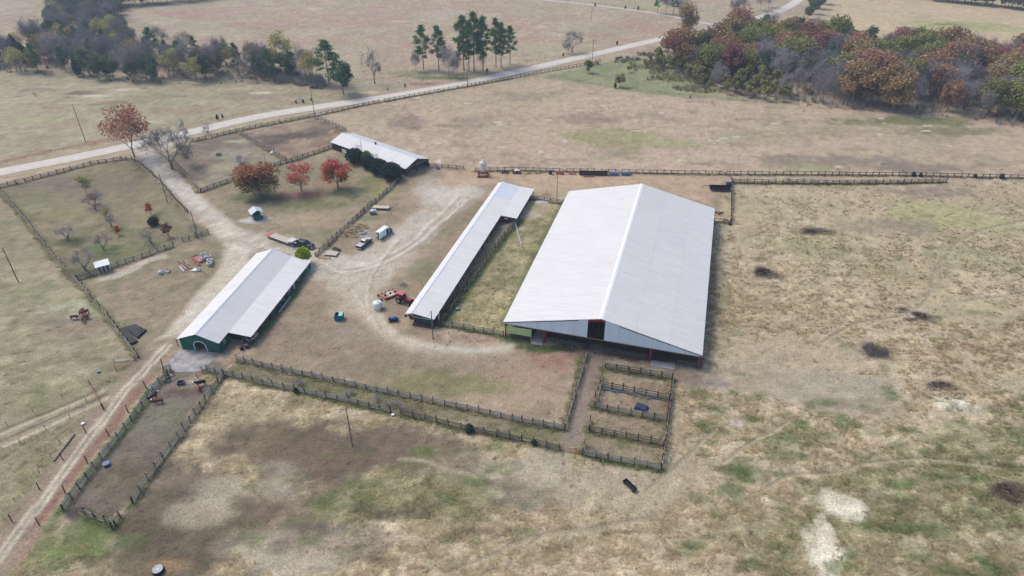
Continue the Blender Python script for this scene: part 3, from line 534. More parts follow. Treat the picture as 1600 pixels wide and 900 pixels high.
ii = gidx(gx, gy); n = len(gx); nb = 6
ang = RNG.random((n, nb))*6.283; lean = 1.0+RNG.random((n, nb))*.45; ln = (.22+RNG.random((n, nb))*.3)*((1+gy/300)*tall)[:, None]; wd = (.09+.07*RNG.random((n, nb)))*(1+gy/150)[:, None]
dx, dy = np.cos(ang), np.sin(ang)
# the wind lays most blades one way
dx = dx*.7-.5; dy = dy*.7+.15
bx = gx[:, None]+(RNG.random((n, nb))-.5)*.5; by = gy[:, None]+(RNG.random((n, nb))-.5)*.5; bz = Z[ii][:, None]-.03+0*bx
tipx = bx+dx*ln*np.sin(lean); tipy = by+dy*ln*np.sin(lean); tipz = bz+ln*np.cos(lean)
GV = np.stack([np.stack([bx-dy*wd, by+dx*wd, bz], -1), np.stack([bx+dy*wd, by-dx*wd, bz], -1), np.stack([tipx, tipy, tipz], -1)], 2).reshape(-1, 3)
gc = col[ii]*(.8+.5*RNG.random((n, 1)))
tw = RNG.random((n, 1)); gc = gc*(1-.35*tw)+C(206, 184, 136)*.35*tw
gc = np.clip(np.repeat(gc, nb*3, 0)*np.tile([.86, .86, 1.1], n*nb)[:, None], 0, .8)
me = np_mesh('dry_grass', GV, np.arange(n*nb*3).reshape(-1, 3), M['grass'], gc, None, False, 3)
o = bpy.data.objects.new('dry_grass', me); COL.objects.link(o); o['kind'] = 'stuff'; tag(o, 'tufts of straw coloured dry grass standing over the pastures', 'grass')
print('grass tufts', n, 'ground verts', len(X))
# ------------------------------------------------------------------ fences: every post and every board its own piece
_pm = MB().box((0, 0, .5), (1, 1, 1)).mesh('post'); _pm.materials.append(M['post'])
_rails = {}
for k in ('rail', 'rail_d'):
    _rails[k] = MB().box((.5, 0, 0), (1, .05, .19)).mesh('rail'); _rails[k].materials.append(M[k])
def resample(P_, sp):
    out = [P_[0]]
    for a, b in zip(P_, P_[1:]):
        L = (b-a).length; n = max(1, round(L/sp))
        out += [a+(b-a)*(i/n) for i in range(1, n+1)]
    return out
def board_fence(label, px, rails, h, rm, sp=2.44, cat='fence', name='board_fence'):
    W_ = resample([g(*p) for p in px], sp); o = W_[0]
    t = thing(name, label, cat, (o.x, o.y, 0))
    ph = []
    for i, p in enumerate(W_):
        hh = h*random.uniform(.95, 1.2)+.08; ph.append(hh)
        link('post', _pm, t, (p.x-o.x, p.y-o.y, -.1), (random.gauss(0, .05), random.gauss(0, .05), random.uniform(-.2, .2)), (.2, .2, hh+.1))
    for i in range(len(W_)-1):
        a, b = W_[i], W_[i+1]; d = b-a; L = d.length; rz = math.atan2(d.y, d.x); nn = Vector((d.y, -d.x, 0))/L*.1
        if nn.y > 0: nn = -nn
        for r in range(rails):
            if random.random() < .045: continue
            z0 = h*(.22+.74*(r/(rails-1) if rails > 1 else .5)); za = z0+random.uniform(-.06, .06); zb = z0+random.uniform(-.06, .06)
            if random.random() < .035: zb -= .5*z0
            link('rail', _rails[rm], t, (a.x-o.x+nn.x, a.y-o.y+nn.y, za), (0, -math.atan2(zb-za, L), rz), (L*.995, 1, 1))
    return t
for lab, pts, nr, hh, rm, gv in FENCES: board_fence(lab, pts, nr, hh*1.08, rm)
# wire fences: leaning posts with strands
def wire_fence(label, px, h=1.25, sp=None, r=.07, strands=3, matp='post'):
    W_ = [g(*p) for p in px]
    if sp: W_ = resample(W_, sp)
    o = W_[0]; t = thing('wire_fence', label, 'fence', (o.x, o.y, 0)); tops = []
    for p in W_:
        hh = h*random.uniform(.92, 1.12); dx, dy = random.uniform(-.06, .06), random.uniform(-.06, .06)
        MB().tube((p.x-o.x, p.y-o.y, -.1), (p.x-o.x+dx*hh, p.y-o.y+dy*hh, hh), r, r*.85, 6).build('post', M[matp], t); tops.append(Vector((p.x-o.x, p.y-o.y, 0)))
    for k in range(strands):
        MB().path([q+Vector((0, 0, h*(.35+.55*k/max(1, strands-1)))) for q in tops], .012, 3).build('wire', M['wire'], t)
    return t
wire_fence('row of tall dark posts with wire along the red side of the dirt lane', [(62, 821), (102, 771), (137, 724), (171, 682), (201, 645), (229, 607), (254, 572), (279, 541)], 2.1, None, .11, 4)
wire_fence('dark posts with wire on the left pasture side of the dirt lane', [(-15, 858), (19, 815), (62, 765), (99, 719), (135, 677), (162, 640)], 1.9, None, .1, 3)
wire_fence('thin wire fence along the near side of the rutted branch track', [(-20, 722), (32, 693), (72, 672), (110, 654), (136, 629)], 1.3, None, .06, 3)
wire_fence('thin wire fence along the far side of the rutted branch track', [(-30, 688), (11, 664), (52, 644), (98, 622), (140, 601)], 1.2, None, .05, 3)
wire_fence('low wire fence in the near corner of the left pasture', [(7, 812), (24, 783), (62, 740), (80, 714), (95, 693)], 1.1, None, .05, 2)
wire_fence('faint wire fence between hayfield and the scrubby green corner', [(866, 120), (905, 128), (938, 133), (961, 138), (1000, 144), (1040, 148), (1080, 151), (1120, 154), (1160, 158), (1225, 165)], 1.2, 6, .06, 3)
wire_fence('roadside wire fence below the brushy wood across the road', [(330, 188), (380, 180), (440, 166), (500, 153), (560, 144)], 1.1, 5, .06, 3)
wire_fence('roadside wire fence beside the tall pines', [(570, 138), (640, 129), (700, 123), (760, 112), (810, 100), (880, 88)], 1.1, 6, .06, 3)
wire_fence('roadside wire fence above the left end of the paved road', [(-20, 262), (40, 247), (100, 235), (150, 226), (190, 216)], 1.1, 5, .05, 3)
wire_fence('far wire fence beside the narrow side lane', [(820, -6), (900, 4), (960, 10), (1020, 19)], 1.3, 7, .09, 3)
# steel gates
def pipe_gate(label, a, b, h=1.25, m='rust', bars=5, lean=0):
    A = g(*a); B = g(*b); d = B-A; L = d.length; t = thing('pipe_gate', label, 'gate', (A.x, A.y, 0), math.atan2(d.y, d.x))
    MB().path([(0, 0, .12), (0, lean, h), (L, lean, h), (L, 0, .12), (0, 0, .12)], .04, 5).build('gate_frame', M[m], t)
    for k in range(1, bars):
        z = .12+(h-.12)*k/bars; MB().tube((0, lean*k/bars, z), (L, lean*k/bars, z), .028, None, 5).build('bar', M[m], t)
    for x in (0, L): MB().tube((x, .08, -.1), (x, .08, h+.25), .08, .07, 6).build('post', M['post'], t)
    return t
pipe_gate('tall rusty gate standing between the two dirt tracks', (143, 605), (162, 640), 1.5)
pipe_gate('rusty red gate between track fork and the pasture corner post', (182, 580), (213, 563), 1.3)
pipe_gate('rusty wire gate between the parallel fences and the pens', (876, 703), (909, 710), 1.0)
pipe_gate('white pipe gate lying open in the left pasture corner', (179, 566), (210, 563), .5, 'white', 2)
pipe_gate('low rusty gate in front of the stray implements at the yard fence end', (497, 403), (516, 405), 1.1)
pipe_gate('red gate at the end of the pen holding the navy tub', (1044, 628), (1041, 654), 1.3, 'red')
pipe_gate('faded red gate leaning on the diagonal yard fence', (560, 341), (571, 331), 1.4, 'rust', 6, .5)
pipe_gate('rusty panel laid along the yard fence by the hay heaps', (515, 386), (527, 375), 1.0, 'rust', 6, .5)
pipe_gate('pale panel gate at the stable barn gable', (636, 270), (647, 264), 1.3, 'wood', 5)
pipe_gate('thin steel gate between the cattle barn apron and the black tub', (288, 601), (306, 599), 1.0, 'steel', 3)
pipe_gate('red gate in front of the small hay heap in the cattle pen', (309, 591), (317, 581), 1.2, 'red', 4)
pipe_gate('green grey pipe gate in the notch of the long shed', (781, 360), (804, 352), 1.2, 'steel', 4)
pipe_gate('pale stock panel standing in the grass strip by the shed notch', (805, 352), (815, 387), 1.2, 'steel', 3)
pipe_gate('bent red gate where the hayfield fence meets the side fence', (1139, 272), (1143, 284), 1.2, 'red', 4)
# ------------------------------------------------------------------ buildings
def frame(A, B):
    d = B-A; return math.atan2(d.y, d.x)
def rib_sheet(parent, p00, p10, p01, p11, name, m, pitch=.6, h=.05, wr=.16, thick=.02):
    """Corrugated sheet. p00->p10 runs across the ribs, p00->p01 along them (down the slope)."""
    p00, p10, p01, p11 = map(Vector, (p00, p10, p01, p11)); L = (p10-p00).length; n = max(1, round(L/pitch))
    nrm = (p10-p00).cross(p01-p00).normalized()
    if nrm.z < 0 or (abs(nrm.z) < 1e-6 and nrm.y > 0): nrm = -nrm
    ts = []
    for i in range(n):
        s = i/n; k = wr/L; c = s+.5/n
        ts += [(s, 0), (c-k*.9, 0), (c-k*.4, h), (c+k*.4, h), (c+k*.9, 0)]
    ts.append((1, 0)); vs = []
    for tt_, z in ts:
        a = p00+(p10-p00)*tt_+nrm*z; b = p01+(p11-p01)*tt_+nrm*z; vs += [a, b, a-nrm*(z+thick), b-nrm*(z+thick)]
    fs = []
    for i in range(len(ts)-1):
        a = i*4; b = a+4; fs += [(a, b, b+1, a+1), (a+2, a+3, b+3, b+2), (a, a+2, b+2, b), (a+1, b+1, b+3, a+3)]
    e = (len(ts)-1)*4; fs += [(0, 1, 3, 2), (e, e+2, e+3, e+1)]
    return MB().add(vs, fs).build(name, m, parent)
def slope(parent, a0, a1, b0, b1, rows, bays, m, over=.18, pitch=.6, h=.05, odd=None):
    """Roof slope: a0->a1 along the top edge, b0->b1 along the eave; laid as lapped rows and bays of sheets."""
    a0, a1, b0, b1 = map(Vector, (a0, a1, b0, b1)); nrm = (a1-a0).cross(b0-a0).normalized()
    if nrm.z < 0: nrm = -nrm
    for r in range(rows):
        s0, s1 = r/rows, (r+1)/rows
        for c in range(bays):
            u0, u1 = c/bays, (c+1)/bays
            P = lambda u, s: (a0+(a1-a0)*u)*(1-s)+(b0+(b1-b0)*u)*s
            lift = nrm*(.035*(rows-1-r)); lap = .0 if r == rows-1 else .012
            mm = M['roof_old'] if odd and (r, c) in odd else m
            g_ = .004/max(1, (a1-a0).length)
            o = rib_sheet(parent, P(u0+g_, s0)+lift, P(u1-g_, s0)+lift, P(u0+g_, s1+lap)+lift, P(u1-g_, s1+lap)+lift, 'roof_sheet', mm, pitch, h)
def wall(parent, pts, m, th=.12, name='wall'):
    """Flat wall from an outline of 3-D points (one plane), given thickness along its own normal."""
    P = [Vector(p) for p in pts]; n = (P[1]-P[0]).cross(P[2]-P[0]).normalized(); k = len(P)
    return MB().add(P+[p+n*th for p in P], [tuple(range(k)), tuple(range(2*k-1, k-1, -1))]+[(i, (i+1) % k, k+(i+1) % k, k+i) for i in range(k)]).build(name, m, parent)
# --- the big covered arena
A = g(788, 503, 4.5); B = g(1095, 555, 4.5); rz = frame(A, B); W = 45.5; L = 75.2; ZE = 4.5; ZR = 9.8
ar = thing('riding_arena', 'huge pale metal roofed riding arena with open gable end', 'arena', (A.x, A.y, 0), rz)
def zroof(x): return ZE+(ZR-ZE)*(1-abs(x-W/2)/(W/2))
slope(ar, (W/2, 0, ZR), (W/2, L, ZR), (-.3, 0, ZE-.07), (-.3, L, ZE-.07), 3, 5, M['roof'], pitch=.62, h=.06)
slope(ar, (W/2, 0, ZR), (W/2, L, ZR), (W+.3, 0, ZE-.07), (W+.3, L, ZE-.07), 3, 5, M['roof'], pitch=.62, h=.06)
MB().prism([(W/2-.55, ZR+.0), (W/2, ZR+.17), (W/2+.55, ZR+.0), (W/2+.5, ZR-.04), (W/2, ZR+.1), (W/2-.5, ZR-.04)], -.05, L+.05).build('ridge_cap', M['ridge'], ar)
xo0, xo1 = W/2-2.9, W/2+1.0; zb = 4.0
def gable_clad(x0, x1, y):
    n = max(1, round((x1-x0)/3.7))
    for i in range(n):
        a = x0+(x1-x0)*i/n+.01; b = x0+(x1-x0)*(i+1)/n-.01; m_ = M['clad']
        vs = []; k = max(2, round((b-a)/.3))
        for j in range(k*2+1):
            x = a+(b-a)*j/(k*2); yy = y+(.05 if j % 2 else 0); vs += [(x, yy, zb), (x, yy, zroof(x)-.12), (x, yy+.08, zb), (x, yy+.08, zroof(x)-.12)]
        fs = []
        for j in range(k*2): p = j*4; q = p+4; fs += [(p, q, q+1, p+1), (p+2, p+3, q+3, q+2), (p, p+2, q+2, q), (p+1, q+1, q+3, p+3)]
        e = k*8; fs += [(0, 1, 3, 2), (e, e+2, e+3, e+1)]
        MB().add(vs, fs).build('gable_panel', m_, ar)
gable_clad(.05, xo0, .12); gable_clad(xo1, W-.05, .12); gable_clad(.05, W-.05, L-.25)
# rake trims, girt under the cladding, red header
def bar(parent, p, q, s1, s2, m, name):
    p = Vector(p); q = Vector(q); d = q-p; mtx = d.to_track_quat('X', 'Z').to_matrix()
    return MB().box((p+q)/2, (d.length, s1, s2), m=mtx).build(name, m, parent)
bar(ar, (0, .04, ZE-.22), (xo0-2.2, .04, zroof(xo0-2.2)-.2), .06, .12, M['dark'], 'rake_trim'); bar(ar, (xo1+3.2, .04, zroof(xo1+3.2)-.2), (W, .04, ZE-.22), .06, .12, M['dark'], 'rake_trim')
bar(ar, (0, .1, zb-.08), (W, .1, zb-.08), .12, .12, M['wood'], 'girt')
bar(ar, (xo0, .16, zroof(xo0)-.5), (W/2, .16, ZR-.45), .2, .5, M['red'], 'header_beam'); bar(ar, (W/2, .16, ZR-.45), (xo1, .16, zroof(xo1)-.5), .2, .5, M['red'], 'header_beam')
bar(ar, (W/2-.4, .5, zb), (W/2-.4, .5, ZR-.6), .14, .14, M['dark'], 'mullion'); bar(ar, (xo0, .5, 6.6), (xo1, .5, 6.6), .1, .1, M['dark'], 'mullion')
# steel frames: columns down both sides, rafters, and the red gable posts
for j in range(11):
    y = .35+(L-.7)*j/10
    for x in (.2, W-.2): MB().box((x, y, ZE/2-.15), (.3, .3, ZE-.35)).build('column', M['red'], ar)
    for s in (-1, 1): bar(ar, (W/2+s*(W/2-.3), y+.1, ZE-.45), (W/2, y+.1, ZR-.45), .2, .4, M['red'], 'rafter')
for x in (9.6, 34.6): MB().box((x, .45, zb/2-.1), (.5, .4, zb-.1)).build('column', M['red'], ar)
for x in (6.5,): MB().box((x, .4, zb/2), (.16, .16, zb)).build('column', M['limepanel'], ar)
MB().box((3.3, .3, 2.25), (6.2, .1, 2.1)).build('end_panel', M['limepanel'], ar, .01)
# side boards and closed far end: unseen walls added to darken the hall
for s, x in ((0, .05), (1, W-.05)):
    for j in range(10):
        y0 = .5+(L-.7)*j/10; MB().box((x, y0+3.6, 2.9), (.06, 7.2, 2.9)).build('unseen_side_panel', M['clad'], ar)
MB().box((W/2, L-.3, 2.1), (W-.4, .08, 4.0)).build('end_wall', M['clad'], ar)
for (x0, x1) in ((9.6, 19.3), (24.3, 34.0), (40.6, 45.0), (.4, 6.2)):
    n = max(1, round((x1-x0)/2.4))
    for i in range(n+1): MB().box((x0+(x1-x0)*i/n, .9, .7), (.15, .15, 1.5)).build('barrier_post', M['post'], ar)
    for z in (.45, .9, 1.35): MB().box(((x0+x1)/2, .8, z), (x1-x0, .05, .15)).build('barrier_rail', M['rail_d'], ar)
for (x0, x1, y0, y1) in ((6.7, 9.5, -.8, 7), (34.9, 40.4, -1.2, .9), (43.6, 45.2, -.9, .2)):
    MB().prism([(x0, y0), (x1, y0), (x1, y1), (x0, y1)], .0, .13, 'Z').build('concrete_pad', M['concrete'], ar, .02)
# --- dark green cattle barn with arched door and wide lean-to
A = g(275, 530, 3.1); e = (g(397, 399.5, 3.1)-A); L = 39.8; rz = math.atan2(e.y, e.x)-math.pi/2
cb = thing('cattle_barn', 'long dark green cattle barn with arched door and pale metal roof', 'barn', (A.x, A.y, 0), rz)
w1 = 10.7; xr = 5.3; ze = 3.1; zr = 5.1; xe = 16.3; z2 = 2.45; y1 = 4.3
slope(cb, (xr, 0, zr), (xr, L, zr), (0, 0, ze), (0, L, ze), 1, 4, M['roof'], pitch=.45, h=.035)
slope(cb, (xr, 0, zr), (xr, L, zr), (w1, 0, ze), (w1, L, ze), 1, 4, M['roof'], pitch=.45, h=.035)
slope(cb, (w1-.1, y1, ze+.02), (w1-.1, L, ze+.02), (xe, y1, z2), (xe, L, z2), 1, 4, M['roof'], pitch=.45, h=.035)
MB().prism([(xr-.35, zr-.08), (xr, zr+.1), (xr+.35, zr-.08), (xr, zr+.05)], -.03, L+.03).build('ridge_cap', M['roof_old'], cb)
# gable wall with octagonal arch opening
door = [(3.9, 0), (3.9, 1.9), (4.5, 2.7), (5.9, 2.85), (6.8, 2.2), (7.0, 0)]
gx0, gx1 = .55, 10.35; zs = lambda x: ze+(zr-ze)*(x/xr if x < xr else (w1-x)/(w1-xr))-.1
outline = [(gx0, 0)]+door+[(gx1, 0), (gx1, zs(gx1)), (xr, zs(xr)), (gx0, zs(gx0))]
MB().prism(outline, .35, .5).build('gable_wall', M['green'], cb)
fr = MB()
for a, b in zip(door, door[1:]): fr.tube((a[0], .33, a[1]), (b[0], .33, b[1]), .12, None, 5)
fr.build('door_frame', M['white'], cb)
MB().lathe([(.1, 0), (.1, .3)], (4.5, .2, 2.55), 8).build('door_lamp', M['lamp'], cb)
MB().prism([(gx0-.06, 0), (gx0+.06, 0), (gx0+.06, zs(gx0)), (gx0-.06, zs(gx0))], .3, .35).build('corner_trim', M['limepanel'], cb)
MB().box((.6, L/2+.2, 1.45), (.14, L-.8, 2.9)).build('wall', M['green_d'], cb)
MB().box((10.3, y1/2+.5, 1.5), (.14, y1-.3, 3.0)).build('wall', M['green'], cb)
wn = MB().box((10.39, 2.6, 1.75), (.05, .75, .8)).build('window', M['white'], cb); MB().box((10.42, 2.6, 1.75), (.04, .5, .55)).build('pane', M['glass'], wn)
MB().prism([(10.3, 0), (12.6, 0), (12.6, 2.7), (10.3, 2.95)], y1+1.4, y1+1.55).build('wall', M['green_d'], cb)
wn = MB().box((11.3, y1+1.36, 2.2), (.5, .05, .5)).build('window', M['white'], cb); MB().box((11.3, y1+1.33, 2.2), (.32, .04, .32)).build('pane', M['glass'], wn)
MB().prism([(gx0, 0), (15.6, 0), (15.6, 2.3), (w1, ze-.2), (xr, zr-.15), (gx0, zs(gx0))], L-.6, L-.45).build('gable_wall', M['green'], cb)
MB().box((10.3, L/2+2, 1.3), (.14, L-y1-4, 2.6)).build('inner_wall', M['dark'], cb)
for j in range(8):
    y = y1+.3+(L-y1-.8)*j/7; MB().box((15.75, y, 1.15), (.18, .18, 2.4)).build('post', M['green_d'], cb)
for (ya, yb) in ((15.4, 17.2), (18.8, 23.2), (24.4, 27.6), (29.2, 31), (31.1, 39)):
    MB().box((15.6, (ya+yb)/2, 1.2), (.12, yb-ya, 2.35)).build('wall', M['green'], cb)
for y in (22.0, 24.9, 26.6, 31.8, 37.8):
    wn = MB().box((15.69, y, 1.35), (.06, 1.0, 1.0)).build('window', M['white'], cb); MB().box((15.73, y, 1.35), (.05, .72, .72)).build('pane', M['glass'], wn)
MB().box((15.7, 29.0, 1.0), (.06, 1.0, 2.0)).build('door', M['white'], cb)
MB().prism([(-.2, -6.4), (3.6, -7.6), (9.2, -6.5), (10.2, .3), (.2, .3)], .0, .07, 'Z').build('apron', M['apron'], cb)
MB().prism([(16.1, 18), (16.6, 18), (16.6, 25), (16.1, 25)], .0, .12, 'Z').build('kerb', M['concrete'], cb)
# --- long low shed between yard and grass strip
A = g(633, 490, 3.1); e = g(778.5, 285.5, 3.1)-A; L = e.length; rz = math.atan2(e.y, e.x)-math.pi/2
sh = thing('long_shed', 'very long narrow livestock shed with pale roof and green end wall', 'shed', (A.x, A.y, 0), rz)
Mi = Matrix.Rotation(-rz, 3, 'Z')
def loc(px, py, z): q = Mi @ (g(px, py, z)-Vector((A.x, A.y, 0))); q.z = z; return q
q = loc(643, 489.5, 3.6); q2 = loc(678, 499.5, 2.7); q3 = loc(834, 297, 2.5); q4 = loc(783.5, 335.5, 2.9); q5 = loc(807, 341.5, 2.5)
xrs = q.x; xes = (q2.x+q4.x)/2; xee = (q3.x+q5.x)/2; yn = (q4.y+q5.y)/2
print('shed', rz, L, xrs, xes, xee, yn)
slope(sh, (xrs, 0, 3.6), (xrs, L, 3.6), (0, 0, 3.1), (0, L, 3.1), 1, 7, M['roof'], pitch=.5, h=.035)
slope(sh, (xrs, 0, 3.6), (xrs, L, 3.6), (xes, 0, 2.75), (xes, L, 2.75), 1, 7, M['roof'], pitch=.5, h=.035, odd={(0, 6)})
slope(sh, (xes-.1, yn, 2.74), (xes-.1, L, 2.74), (xee, yn, 2.4), (xee, L, 2.4), 1, 2, M['roof'], pitch=.5, h=.035)
MB().prism([(xrs-.3, 3.53), (xrs, 3.7), (xrs+.3, 3.56), (xrs, 3.62)], -.03, L+.03).build('ridge_cap', M['roof_old'], sh)
x0w = xrs+.2; x1w = xes-.35
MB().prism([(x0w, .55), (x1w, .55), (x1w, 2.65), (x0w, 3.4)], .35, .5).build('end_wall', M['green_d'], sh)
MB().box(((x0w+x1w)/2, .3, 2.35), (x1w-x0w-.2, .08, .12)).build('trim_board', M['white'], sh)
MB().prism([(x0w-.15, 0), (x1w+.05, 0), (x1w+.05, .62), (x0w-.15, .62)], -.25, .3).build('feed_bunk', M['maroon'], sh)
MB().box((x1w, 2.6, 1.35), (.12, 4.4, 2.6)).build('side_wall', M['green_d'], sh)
MB().box((x1w+.09, 3.6, 1.2), (.06, .9, 2.0)).build('door', M['white'], sh)
n = 18
for j in range(n+1):
    y = .6+(L-1.2)*j/n
    MB().box((x0w, y, 1.55), (.16, .16, 3.3)).build('post', M['post'], sh)
    xx = x1w if y < yn else xee-.3
    if j > 1: MB().box((xx, y, 1.25), (.16, .16, 2.5 if y < yn else 2.3)).build('post', M['post'], sh)
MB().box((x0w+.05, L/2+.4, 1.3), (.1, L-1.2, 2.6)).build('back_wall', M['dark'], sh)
MB().box((x1w+1.7, yn+.4, 1.2), (3.2, .1, 1.9)).build('stall_wall', M['maroon'], sh)
MB().box((x1w+1.9, yn+.32, 1.75), (1.0, .06, .35)).build('sign_board', M['white'], sh)
for j in range(6): MB().box(((x0w+x1w)/2, 8+11*j, 1.0), (x1w-x0w-.3, .08, 1.6)).build('stall_wall', M['wood'], sh)
# --- stable barn behind the dark bushes
A = g(633.7, 264.3, 3.0); B = g(671, 248.1, 3.0); Cc = g(529, 217.6, 3.0); rz = frame(A, B); W4 = (B-A).length; L4 = (Cc-A).length
print('stable', W4, L4, math.degrees(rz), math.degrees(frame(A, Cc)))
st = thing('stable_barn', 'green gabled stable barn with pale roof behind dark round bushes', 'barn', (A.x, A.y, 0), rz)
zr4 = 5.0; zs4 = lambda x: 3.0+2.0*(1-abs(x-W4/2)/(W4/2))-.1
slope(st, (W4/2, 0, zr4), (W4/2, L4, zr4), (0, 0, 3), (0, L4, 3), 1, 5, M['roof'], pitch=.5, h=.035)
slope(st, (W4/2, 0, zr4), (W4/2, L4, zr4), (W4, 0, 3), (W4, L4, 3), 1, 5, M['roof'], pitch=.5, h=.035)
MB().prism([(W4/2-.35, zr4-.1), (W4/2, zr4+.1), (W4/2+.35, zr4-.1), (W4/2, zr4+.04)], -.03, L4+.03).build('ridge_cap', M['roof_old'], st)
MB().prism([(W4/2+.9, 0), (W4-.4, 0), (W4-.4, 2.9), (W4/2+.9, 2.9)], 2.2, 2.35).build('front_wall', M['green'], st)
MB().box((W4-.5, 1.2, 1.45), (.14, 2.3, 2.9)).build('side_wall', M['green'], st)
for x0, x1 in ((.1, W4/2), (W4/2, W4-.1)): bar(st, (x0, .12, 3.0-.12 if x0 < 1 else zr4-.12), (x1, .12, zr4-.12 if x0 < 1 else 3.0-.12), .1, .26, M['green'], 'barge_board')
bar(st, (.5, .4, 2.85), (W4-.5, .4, 2.85), .1, .2, M['wood'], 'tie_beam')
for k in range(1, 6): bar(st, (.5+(W4-1)*k/6, .4, 2.85), (W4/2+(k-3)*.7, .4, zs4(W4/2+(k-3)*.7)-.15), .08, .1, M['wood'], 'truss_web')
for x in (.45, W4/2, W4-.45): MB().box((x, .45, 1.4), (.2, .2, 2.8)).build('post', M['green_d'], st)
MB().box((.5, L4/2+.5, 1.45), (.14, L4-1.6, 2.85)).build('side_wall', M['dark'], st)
for j in range(5): MB().box((.38, 6+7*j, 1.0), (.1, 2.4, 1.6)).build('stall_door', M['white'], st)
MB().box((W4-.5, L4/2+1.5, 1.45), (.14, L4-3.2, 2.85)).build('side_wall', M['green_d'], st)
MB().prism([(.5, 0), (W4-.5, 0), (W4-.5, 2.9), (W4/2, zr4-.15), (.5, 2.9)], L4-.5, L4-.4).build('end_wall', M['green'], st)
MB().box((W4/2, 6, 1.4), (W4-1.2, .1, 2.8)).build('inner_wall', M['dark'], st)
MB().lathe([(.28, 0), (.28, .55), (.4, .6), (.38, .85), (.1, .95)], (W4/2, L4*.53, zr4-.05), 10).build('roof_vent', M['dark'], st)
# --- little green well house and the white roofed shelter
def gabled_hut(label, a, b, w_, d_, h, rise, roofm, name, posts=False):
    A = g(*a); B = g(*b); t = thing(name, label, 'shelter', (A.x, A.y, 0), frame(A, B)); hw = w_/2
    slope(t, (0, -.4, h+rise), (0, d_+.4, h+rise), (-hw-.45, -.4, h-.2), (-hw-.45, d_+.4, h-.2), 1, 1, roofm, pitch=.4, h=.03)
    slope(t, (0, -.4, h+rise), (0, d_+.4, h+rise), (hw+.45, -.4, h-.2), (hw+.45, d_+.4, h-.2), 1, 1, roofm, pitch=.4, h=.03)
    MB().prism([(-hw, 0), (hw, 0), (hw, h-.08), (0, h+rise-.12), (-hw, h-.08)], d_-.1, d_).build('back_wall', M['green'], t)
    MB().box((-hw+.05, d_/2, h/2-.05), (.1, d_-.2, h-.1)).build('side_wall', M['green'], t)
    for x in (-hw, hw): MB().box((x, .05, h/2), (.13, .13, h-.1)).build('post', M['white'], t)
    return t
wh = gabled_hut('small green well house with pale gabled roof and green tank', (404, 343), (416, 340), 3.0, 3.0, 2.5, .8, M['roof_old'], 'well_house')
MB().lathe([(.2, -1.25), (.5, -1.15), (.55, 0), (.5, 1.15), (.2, 1.25)], (.15, -.35, .62), 12, 'X').build('pressure_tank', M['green'], wh, smooth=True)
MB().prism([(-2.4, -1.6), (2.2, -1.6), (2.2, 3.2), (-2.4, 3.2)], 0, .1, 'Z').build('slab', M['concrete'], wh)
A = g(155, 428); B = g(173, 423); t = thing('white_roofed_shelter', 'small white roofed shelter with posts at the orchard fence', 'shelter', (A.x, A.y, 0), frame(A, B)); ww = (B-A).length
slope(t, (-.4, 1.9, 2.9), (ww+.4, 1.9, 2.9), (-.4, -.6, 2.3), (ww+.4, -.6, 2.3), 1, 1, M['ridge'], pitch=.4, h=.03)
for k in range(4):
    MB().box((ww*k/3, 0, 1.15), (.14, .14, 2.3)).build('post', M['white'], t)
for k in range(3): MB().box((ww*(k+.5)/3, 1.5, 1.0), (ww/3-.1, .1, 2.0)).build('back_panel', M['green_d'], t)
# ------------------------------------------------------------------ trees
def leaf_quads(centers, size, rng, flat=0.0):
    n = len(centers); a = rng.normal(size=(n, 3)); a[:, 2] *= (1-flat); a /= np.linalg.norm(a, axis=1)[:, None]+1e-9
    b = rng.normal(size=(n, 3)); b -= a*(a*b).sum(1)[:, None]; b /= np.linalg.norm(b, axis=1)[:, None]+1e-9
    s = size*(.6+.8*rng.random((n, 1))); a = a*s; b = b*s*.75
    V = np.stack([centers-a, centers-b*.9, centers+a, centers+b*.9], 1).reshape(-1, 3)
    return V, np.arange(4*n).reshape(-1, 4)
def limbs(h, seed, spread=.5, first=.25, depth=4, kids=3, r0=.3, up=.35, taper=.74):
    """Returns (trunk MB, list of twig-end points with directions)."""
    rd_ = random.Random(seed); mb = MB(); ends = []
    def grow(p, d, L, r, k):
        q = p+d*L; mid = p+d*L*.5+Vector((rd_.uniform(-1, 1), rd_.uniform(-1, 1), rd_.uniform(-.3, .3)))*L*.08
        n = 6 if k == 0 else (4 if k < 3 else 3)
        mb.tube(p, mid, r, r*.82, n, False); mb.tube(mid, q, r*.82, r*.6, n, False)
        if k >= depth: ends.append((q, d)); return
        m = kids+(1 if rd_.random() < .45 else 0)
        ph = rd_.random()*6.28
        for i in range(m):
            a = ph+2*math.pi*(i+rd_.random()*.5)/m; s = spread*rd_.uniform(.6, 1.4)
            x = d.orthogonal().normalized(); y = d.cross(x)
            if i == 0 and k < 2: s *= .3
            nd = (d+(x*math.cos(a)+y*math.sin(a))*s*(1.5 if k == 0 else 1.15)+Vector((0, 0, up*.25))).normalized()
            st_ = p+d*L*rd_.uniform(.5, 1.0)
            grow(st_, nd, L*taper*rd_.uniform(.75, 1.2)*(1.25 if k == 0 else 1), r*.56, k+1)
    grow(Vector((0, 0, -.2)), Vector((rd_.uniform(-.05, .05), rd_.uniform(-.05, .05), 1)).normalized(), h*first, r0, 0)
    return mb, ends
def fit(mb, pts, h):
    zt = max(max(v[2] for v in mb.v), max((p.z for p in pts), default=0)); s = h/zt
    mb.v = [(x*s, y*s, z*s) for x, y, z in mb.v]; return s
def tube_mesh(mb, name, m): me = mb.mesh(name); me.materials.append(m); return me
